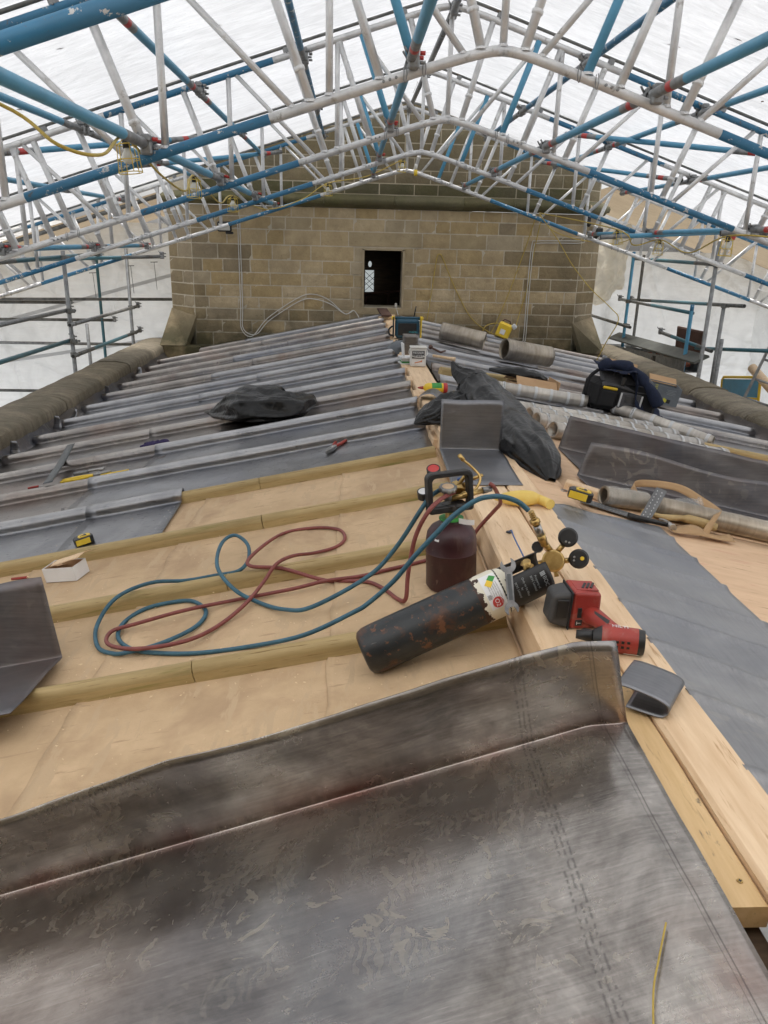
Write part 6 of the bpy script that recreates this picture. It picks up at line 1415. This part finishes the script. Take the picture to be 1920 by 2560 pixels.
# lead box-shaped offcut and helmet
m = MB()
def cyl_(u, v):
    a = 2*pi*u; rr = .075*(1/max(abs(cos(a)), abs(sin(a))))**.75; return (rr*cos(a), rr*.8*sin(a), .185*v+.004*noise.noise(Vector((u*6, v*4, 0))))
m.grid(32, 8, cyl_); tag(m.build('lead_sleeve', MT['lead'], M=TR(.575, 7.42, zr_(7.4)-.004), solid=.004), 'grey squared lead sleeve standing on the ridge before the helmet', 'lead sleeve')
t = thing('safety_helmet', TR(.505, 7.66, zr_(7.66)) @ RZ(.5) @ RX(radians(62)) @ TR(0, 0, -.05), 'grey safety helmet tipped on its side on the ridge', 'helmet')
def hel(u, v):
    a = 2*pi*u; b = v*pi/2; rr = .125*cos(b)**.75*(1+.07*cos(2*a)); q = .006*exp(-(sin(a)*rr/.012)**2)*(1 if v > .1 else 0)
    return (rr*cos(a), rr*sin(a)*.92, .145*sin(b)+q)
m = MB(); m.grid(48, 16, hel); m.build('shell', MT['helmet'], t, solid=.004)
m = MB(); m.grid(20, 3, lambda u, v: ((.130+.055*v*sin(pi*u))*cos(pi*(u-.5)), (.120+.05*v*sin(pi*u))*sin(pi*(u-.5)), .004-.018*v)); m.build('peak', MT['helmet'], t, solid=.004)
for s in (-1, 1):
    m = MB()
    for q in range(3): m.box((-.02+.018*q, s*.095, .085), (.010, .008, .028), R=RX(-s*.7))
    m.build('vent', MT['black'], t)
m = MB(); m.box((.085, .02, .105), (.03, .02, .002), R=RY(.8)); m.build('emblem', MT['redtape'], t)
# site radio
t = thing('site_radio', TR(.625, 8.62, zr_(8.6)) @ RZ(-.02), 'petrol blue site radio with yellow corners standing at the far end of the ridge', 'radio')
m = MB(); m.box((0, 0, .115), (.26, .17, .20), bev=.02); m.build('body', MT['makblue'], t)
m = MB(); m.box((0, 0, .222), (.30, .05, .03), bev=.01); m.build('top_bar', MT['makblue'], t)
for sx in (-1, 1):
    m = MB(); m.box((sx*.150, -.01, .13), (.014, .15, .22), bev=.004); m.build('guard_bar', MT['yellow'] if sx > 0 else MT['black'], t); m = MB(); m.box((sx*.155, -.04, .225), (.035, .06, .04), bev=.008); m.build('corner_bumper', MT['yellow'], t)
m = MB(); m.tube([(.075, .05, .23), (.095, .05, .345)], .006, 8); m.build('aerial', MT['black'], t)
m = MB(); m.box((.0, -.086, .11), (.20, .004, .13), bev=.001); m.build('speaker_grille', MT['black'], t); o = obj('lettering', text_mesh('makita', .036, MT['tealtext']), t); o.matrix_local = TR(.065, -.0895, .085) @ RX(pi/2)
m = MB(); m.tube(catmull([(-.14, -.06, .04), (-.19, -.07, .05), (-.20, -.05, .1), (-.16, -.05, .14)], 4), .01, 8); m.build('side_handle', MT['black'], t)
m = MB(); m.prism([(-.11, -.05), (.10, -.07), (.13, .04), (-.10, .10)], 0, .02); tag(m.build('timber_offcut', MT['wooddeal'], M=TR(.52, 10.9, zr_(10.9)+.02) @ RZ(1.1) @ RY(-.12)), 'angled timber offcut at the end of the ridge under the doorway', 'timber')
m = MB(); m.box((0, 0, .03), (.14, .55, .022)); tag(m.build('slate_strip', MT['brown'], M=TR(.475, 11.0, zr_(11)+.05) @ RZ(.08) @ RX(.08)), 'dark strip of board below the doorway sill', 'board')

# ---------------------------------------------------------------- cables, lights and boxes on the tower
def cable(name, pts, r, mat, label, n=6, cat='cable', group=None):
    m = MB(); m.tube(catmull(pts, n), r, 6); return tag(m.build(name, MT[mat]), label, cat, group)
YW = 11.375
for i, dx in enumerate((0, .028)):
    cable('white_cable', [(-1.55+dx, YW, 1.25), (-1.55+dx, YW, .9), (-1.55+dx, YW, .54), (-1.55+dx, YW, .1), (-1.55+dx, YW, -.18), (-1.40+dx*2, YW-.01, -.28+dx), (-1.17+dx, YW, -.02-dx), (-.73+dx, YW, .27-dx*1.5), (-.51+dx, YW, .32-dx*2.5), (-.29+dx, YW, .24-dx*2), (-.07, YW, .06), (.05, YW, .11)] + ([(.14, YW-.03, .0)] if i == 0 else []), .0065, 'whitecable', ['outer white cable clipped up the wall left of the doorway', 'inner white cable clipped up the wall left of the doorway'][i])
for i, d in enumerate((0, .03)):
    cable('white_cable', [(3.28+d*.5, YW, 1.36), (3.28, YW, 1.16), (3.25, YW, 1.13-d), (2.9, YW, 1.12-d), (2.60+d, YW, 1.11-d), (2.545+d, YW, 1.07-d), (2.53+d, YW, .73), (2.53+d, YW, .2), (2.53+d, YW, -.26), (2.47+d, YW-.02, -.335)], .0065, 'whitecable', ['outer white cable bent round the wall right of the doorway', 'inner white cable bent round the wall right of the doorway'][i], 5)
t = thing('floodlight', TR(-1.72, 11.33, 1.17), 'black floodlight fixed to the wall at upper left', 'floodlight')
m = MB(); m.box((0, -.03, .02), (.19, .05, .13), bev=.01, R=RX(.3)); m.build('housing', MT['black'], t); m = MB(); m.box((0, -.062, .015), (.15, .006, .09), R=RX(.3)); m.build('lens', MT['lampglass'], t); m = MB(); m.box((.06, .0, -.06), (.10, .06, .03), bev=.006); m.build('junction', MT['black'], t)
t = thing('motion_sensor', TR(3.30, 11.36, 1.40), 'small black sensor light on the wall at right', 'sensor'); m = MB(); m.box((0, 0, 0), (.07, .06, .10), bev=.01); m.build('housing', MT['black'], t); m = MB(); m.sphere((.0, -.05, -.05), (.035, .03, .04), 12, 8); m.build('sensor_head', MT['black'], t)
m = MB(); m.box((3.52, 11.55, 1.23), (.10, .12, .16), bev=.012); tag(m.build('wall_box', MT['black']), 'black box on the canted tower corner at right', 'box')
cable('yellow_cable', [(1.10, YW-.03, -.04), (1.16, YW, .4), (1.21, YW, .84), (1.255, YW, .90), (1.30, YW, .84), (1.49, YW, .45), (1.74, YW, .05), (2.0, YW-.05, -.14), (2.16, YW-.15, -.185)], .0065, 'cableyellow', 'yellow cable hooked on the wall right of the doorway', 6)
cable('yellow_cable', [(2.53, 11.2, 1.44), (2.48, YW, 1.1), (2.33, YW, .6), (2.21, YW, .23), (2.09, YW, -.08), (2.02, YW-.05, -.17), (1.92, YW-.1, -.19), (1.93, YW-.1, -.08), (2.05, YW-.1, -.02), (2.25, YW-.1, -.03), (2.33, YW-.2, -.09)], .0065, 'cableyellow', 'yellow cable dropping from the truss and coiling by the socket box', 6)
cable('yellow_cable', [(2.61, 11.2, 1.44), (2.585, YW, 1.0), (2.53, YW, .5), (2.44, YW, .1), (2.38, YW-.12, -.06)], .0065, 'cableyellow', 'yellow cable dropping straight to the yellow socket box', 6)
cable('yellow_cable', [(2.50, 10.92, 1.45), (2.76, 10.85, 1.14), (2.99, 10.8, .81), (3.24, 10.7, .52), (3.44, 10.4, .30), (3.50, 10.2, .16), (3.40, 10.3, -.15), (3.33, 10.45, -.46)], .0065, 'cableyellow', 'yellow cable swinging out past the right tower corner', 6)
cable('yellow_cable', [(2.52, 10.92, 1.44), (2.75, 11.1, 1.25), (3.1, 11.2, 1.15), (3.35, 11.2, 1.12), (3.6, 11.0, 1.10), (3.75, 10.7, 1.18)], .0055, 'cableyellow', 'thin yellow cable looped towards the lamps at right', 6)
t = thing('socket_box', TR(2.12, 10.95, zR(2.12, 10.95)+.08) @ RZ(-.25) @ RY(.35), 'yellow site transformer socket box with plug at the foot of the wall', 'socket box')
m = MB(); m.box((0, 0, .10), (.19, .14, .20), bev=.02); m.build('case', MT['yellow'], t); m = MB(); m.box((.11, -.03, .20), (.07, .07, .06), bev=.012, R=RY(.5)); m.build('plug', MT['tapegrey'], t); m = MB(); m.box((-.01, -.072, .08), (.07, .003, .07)); m.build('label', MT['whitetape'], t); m = MB(); m.tube([(-.07, 0, .205), (-.05, 0, .24), (.03, 0, .24), (.05, 0, .205)], .010, 8); m.build('handle', MT['brown'], t)
m = MB(); m.grid(4, 3, lambda u, v: (.12*(u-.5), .02*sin(u*4), .20*v)); tag(m.build('lead_tag', MT['leadnew'], M=TR(3.60, 10.95, -.60) @ RY(.3), solid=.003), 'upright scrap of lead in the gutter below the right tower corner', 'lead offcut')

# festoon lamps in wire cages
def cage_lamp():
    t = empty('festoon_lamp'); m = MB(); m.tube([(0, 0, 0), (0, 0, -.045)], .018, 12); m.build('lamp_holder', MT['black'], t)
    m = MB(); m.lathe([(.013, -.045), (.016, -.055), (.028, -.075), (.030, -.09), (.022, -.108), (0, -.115)], 16); m.build('bulb', MT['lampglass'], t)
    m = MB()
    for q in range(6):
        a = 2*pi*q/6; m.tube([(.018*cos(a), .018*sin(a), -.01), (.046*cos(a), .046*sin(a), -.03), (.055*cos(a), .055*sin(a), -.15)], .0022, 5)
    for (r_, z) in ((.046, -.03), (.051, -.095), (.055, -.15)): m.tube([(r_*cos(2*pi*q/16), r_*sin(2*pi*q/16), z) for q in range(16)], .0024, 5, closed=True)
    m.build('wire_cage', MT['cageyellow'], t); return t
cl = cage_lamp()
LAMPS = [(-1.05, 4.0, 1.475, 'caged yellow festoon lamp nearest the camera at upper left'), (-1.15, 6.2, 1.47, 'caged festoon lamp second along the left chord'), (-1.2, 8.5, 1.45, 'caged festoon lamp third along the left chord'), (-.30, 10.8, 1.74, 'caged festoon lamp on the farthest truss left of the peak'), (.66, 10.8, 2.05, 'caged festoon lamp under the peak of the farthest truss'),
         (3.26, 8.5, 1.14, 'caged festoon lamp hanging from the horizontal tube at right'), (2.82, 8.6, 1.23, 'caged festoon lamp at right nearest the tower'), (3.0, 6.4, 1.16, 'caged festoon lamp at the right picture edge')]
for i, (x, y, z, lab_) in enumerate(LAMPS):
    t = cl if i == 0 else copy_tree(cl); t.matrix_world = TR(x, y, z) @ RX(rnd(-.12, .12)) @ RY(rnd(-.15, .15)); tag(t, lab_, 'lamp', 'festoon lamps')
FC = [(-1.5, 2.3, 1.56), (-1.2, 3.0, 1.46), (-1.02, 3.0, 1.34), (-.93, 3.2, 1.33), (-1.05, 4.0, 1.475), (-1.03, 4.6, 1.36), (-1.08, 5.5, 1.33), (-1.15, 6.2, 1.47), (-1.13, 7.2, 1.33), (-1.2, 8.5, 1.45), (-.95, 9.4, 1.36), (-.6, 10.3, 1.52), (-.30, 10.8, 1.74), (.2, 10.85, 1.84), (.66, 10.8, 2.05)]
cable('festoon_cable', FC, .0065, 'cableyellow', 'yellow festoon cable sagging from lamp to lamp along the left trusses', 8)
cable('festoon_cable', [(2.50, 10.9, 1.46), (2.82, 8.6, 1.23), (3.0, 8.55, 1.08), (3.26, 8.5, 1.14), (3.2, 7.6, 1.02), (3.0, 6.4, 1.16), (3.3, 6.0, 1.14)], .0065, 'cableyellow', 'yellow festoon cable linking the lamps at right', 8)
t = thing('cable_connector', TR(.83, 10.82, 1.90), 'white and yellow cable connector hanging beside the peak lamp', 'connector'); m = MB(); m.tube([(0, 0, .10), (0, 0, .03)], .018, 10); m.build('sleeve', MT['whitecable'], t); m = MB(); m.tube([(0, 0, .03), (0, 0, -.04)], .024, 10); m.build('collar', MT['yellow'], t)

# ---------------------------------------------------------------- clutter beyond the right parapet
t = thing('rubble_channel', frame((4.36, 9.75, -.36), (-.03, 1, -.05), (0, 0, 1), True), 'steel channel heaped with red brick rubble on the right parapet', 'channel')
m = MB(); m.box((1.25, -.09, .0), (2.5, .006, .15)); m.box((1.25, .09, .0), (2.5, .006, .15)); m.box((1.25, 0, -.075), (2.5, .18, .006)); m.build('channel', MT['galv'], t)
m = MB(); m.prism([(.9, 0), (1.0, -.0), (1.0, .08), (.9, .08)], 0, .004, M=TR(0, .096, -.03) @ RX(pi/2)); m.build('mark', MT['print'], t)
for i in range(26):
    m = MB(); s = rnd(.03, .075); m.box((rnd(.15, 2.2), rnd(-.07, .07), rnd(.0, .07)), (s*1.6, s, s*.7), R=RZ(rnd(0, 3)) @ RX(rnd(-.6, .6)), bev=.008); m.build('brick_piece', random.choice([MT['brickred'], MT['brickred'], MT['brown']]), t)
m = MB(); m.box((0, 0, 0), (3.3, .20, .03), bev=.004); tag(m.build('dark_plank', MT['slate'], M=frame((4.30, 11.0, -.26), (.0, 1, -.025), (-.5, 0, 1), True)), 'dark weathered plank lying along the right parapet above the rubble', 'plank')
m = MB(); m.box((0, 0, 0), (.46, .03, .42), bev=.004); m.box((0, -.02, .17), (.44, .012, .05)); m.box((0, -.02, -.16), (.44, .012, .05)); tag(m.build('brown_panel', MT['brown'], M=frame((4.78, 10.85, -.20), (.55, -1, .05), (0, .0, 1), True) @ RX(.15) @ RY(.12)), 'brown boarded panel leaning among the right scaffold poles', 'panel')
t = thing('ladder', frame((4.72, 8.95, -.55), (1, -.35, 0), (.26, -.1, 1)), 'aluminium ladder leaning at the right edge', 'ladder')
for s in (0, .30):
    m = MB(); m.box((s, 0, .55), (.025, .06, 1.5), bev=.004); m.build('stile', MT['galv'], t)
for i in range(6):
    m = MB(); m.tube([(0, 0, -.05+.24*i), (.30, 0, -.05+.24*i)], .014, 8); m.build('rung', MT['galv'], t)
t = thing('barrier', frame((5.02, 9.72, -.62), (-.02, -1, .16), (0, 0, 1), True), 'blue barrier panel with yellow tube frame outside the right parapet', 'barrier')
m = MB(); m.tube([(-.50, 0, -.25), (-.50, 0, .10), (-.46, 0, .14), (.48, 0, .14), (.52, 0, .10), (.52, 0, -.25)], .018, 8); m.tube([(-.5, 0, -.12), (.52, 0, -.12)], .014, 8); m.build('frame', MT['yellow'], t); m = MB(); m.box((.01, 0, .005), (.96, .012, .22)); m.build('panel', MT['ltblue'], t)
m = MB(); m.tube([(0, 0, 0), (.75, 0, 0)], .055, 14); tag(m.build('timber_post', MT['wooddeal'], M=frame((4.98, 9.42, -.31), (.12, -.9, -.40), (0, 0, 1), True)), 'round pale timber post end at the right edge', 'timber')
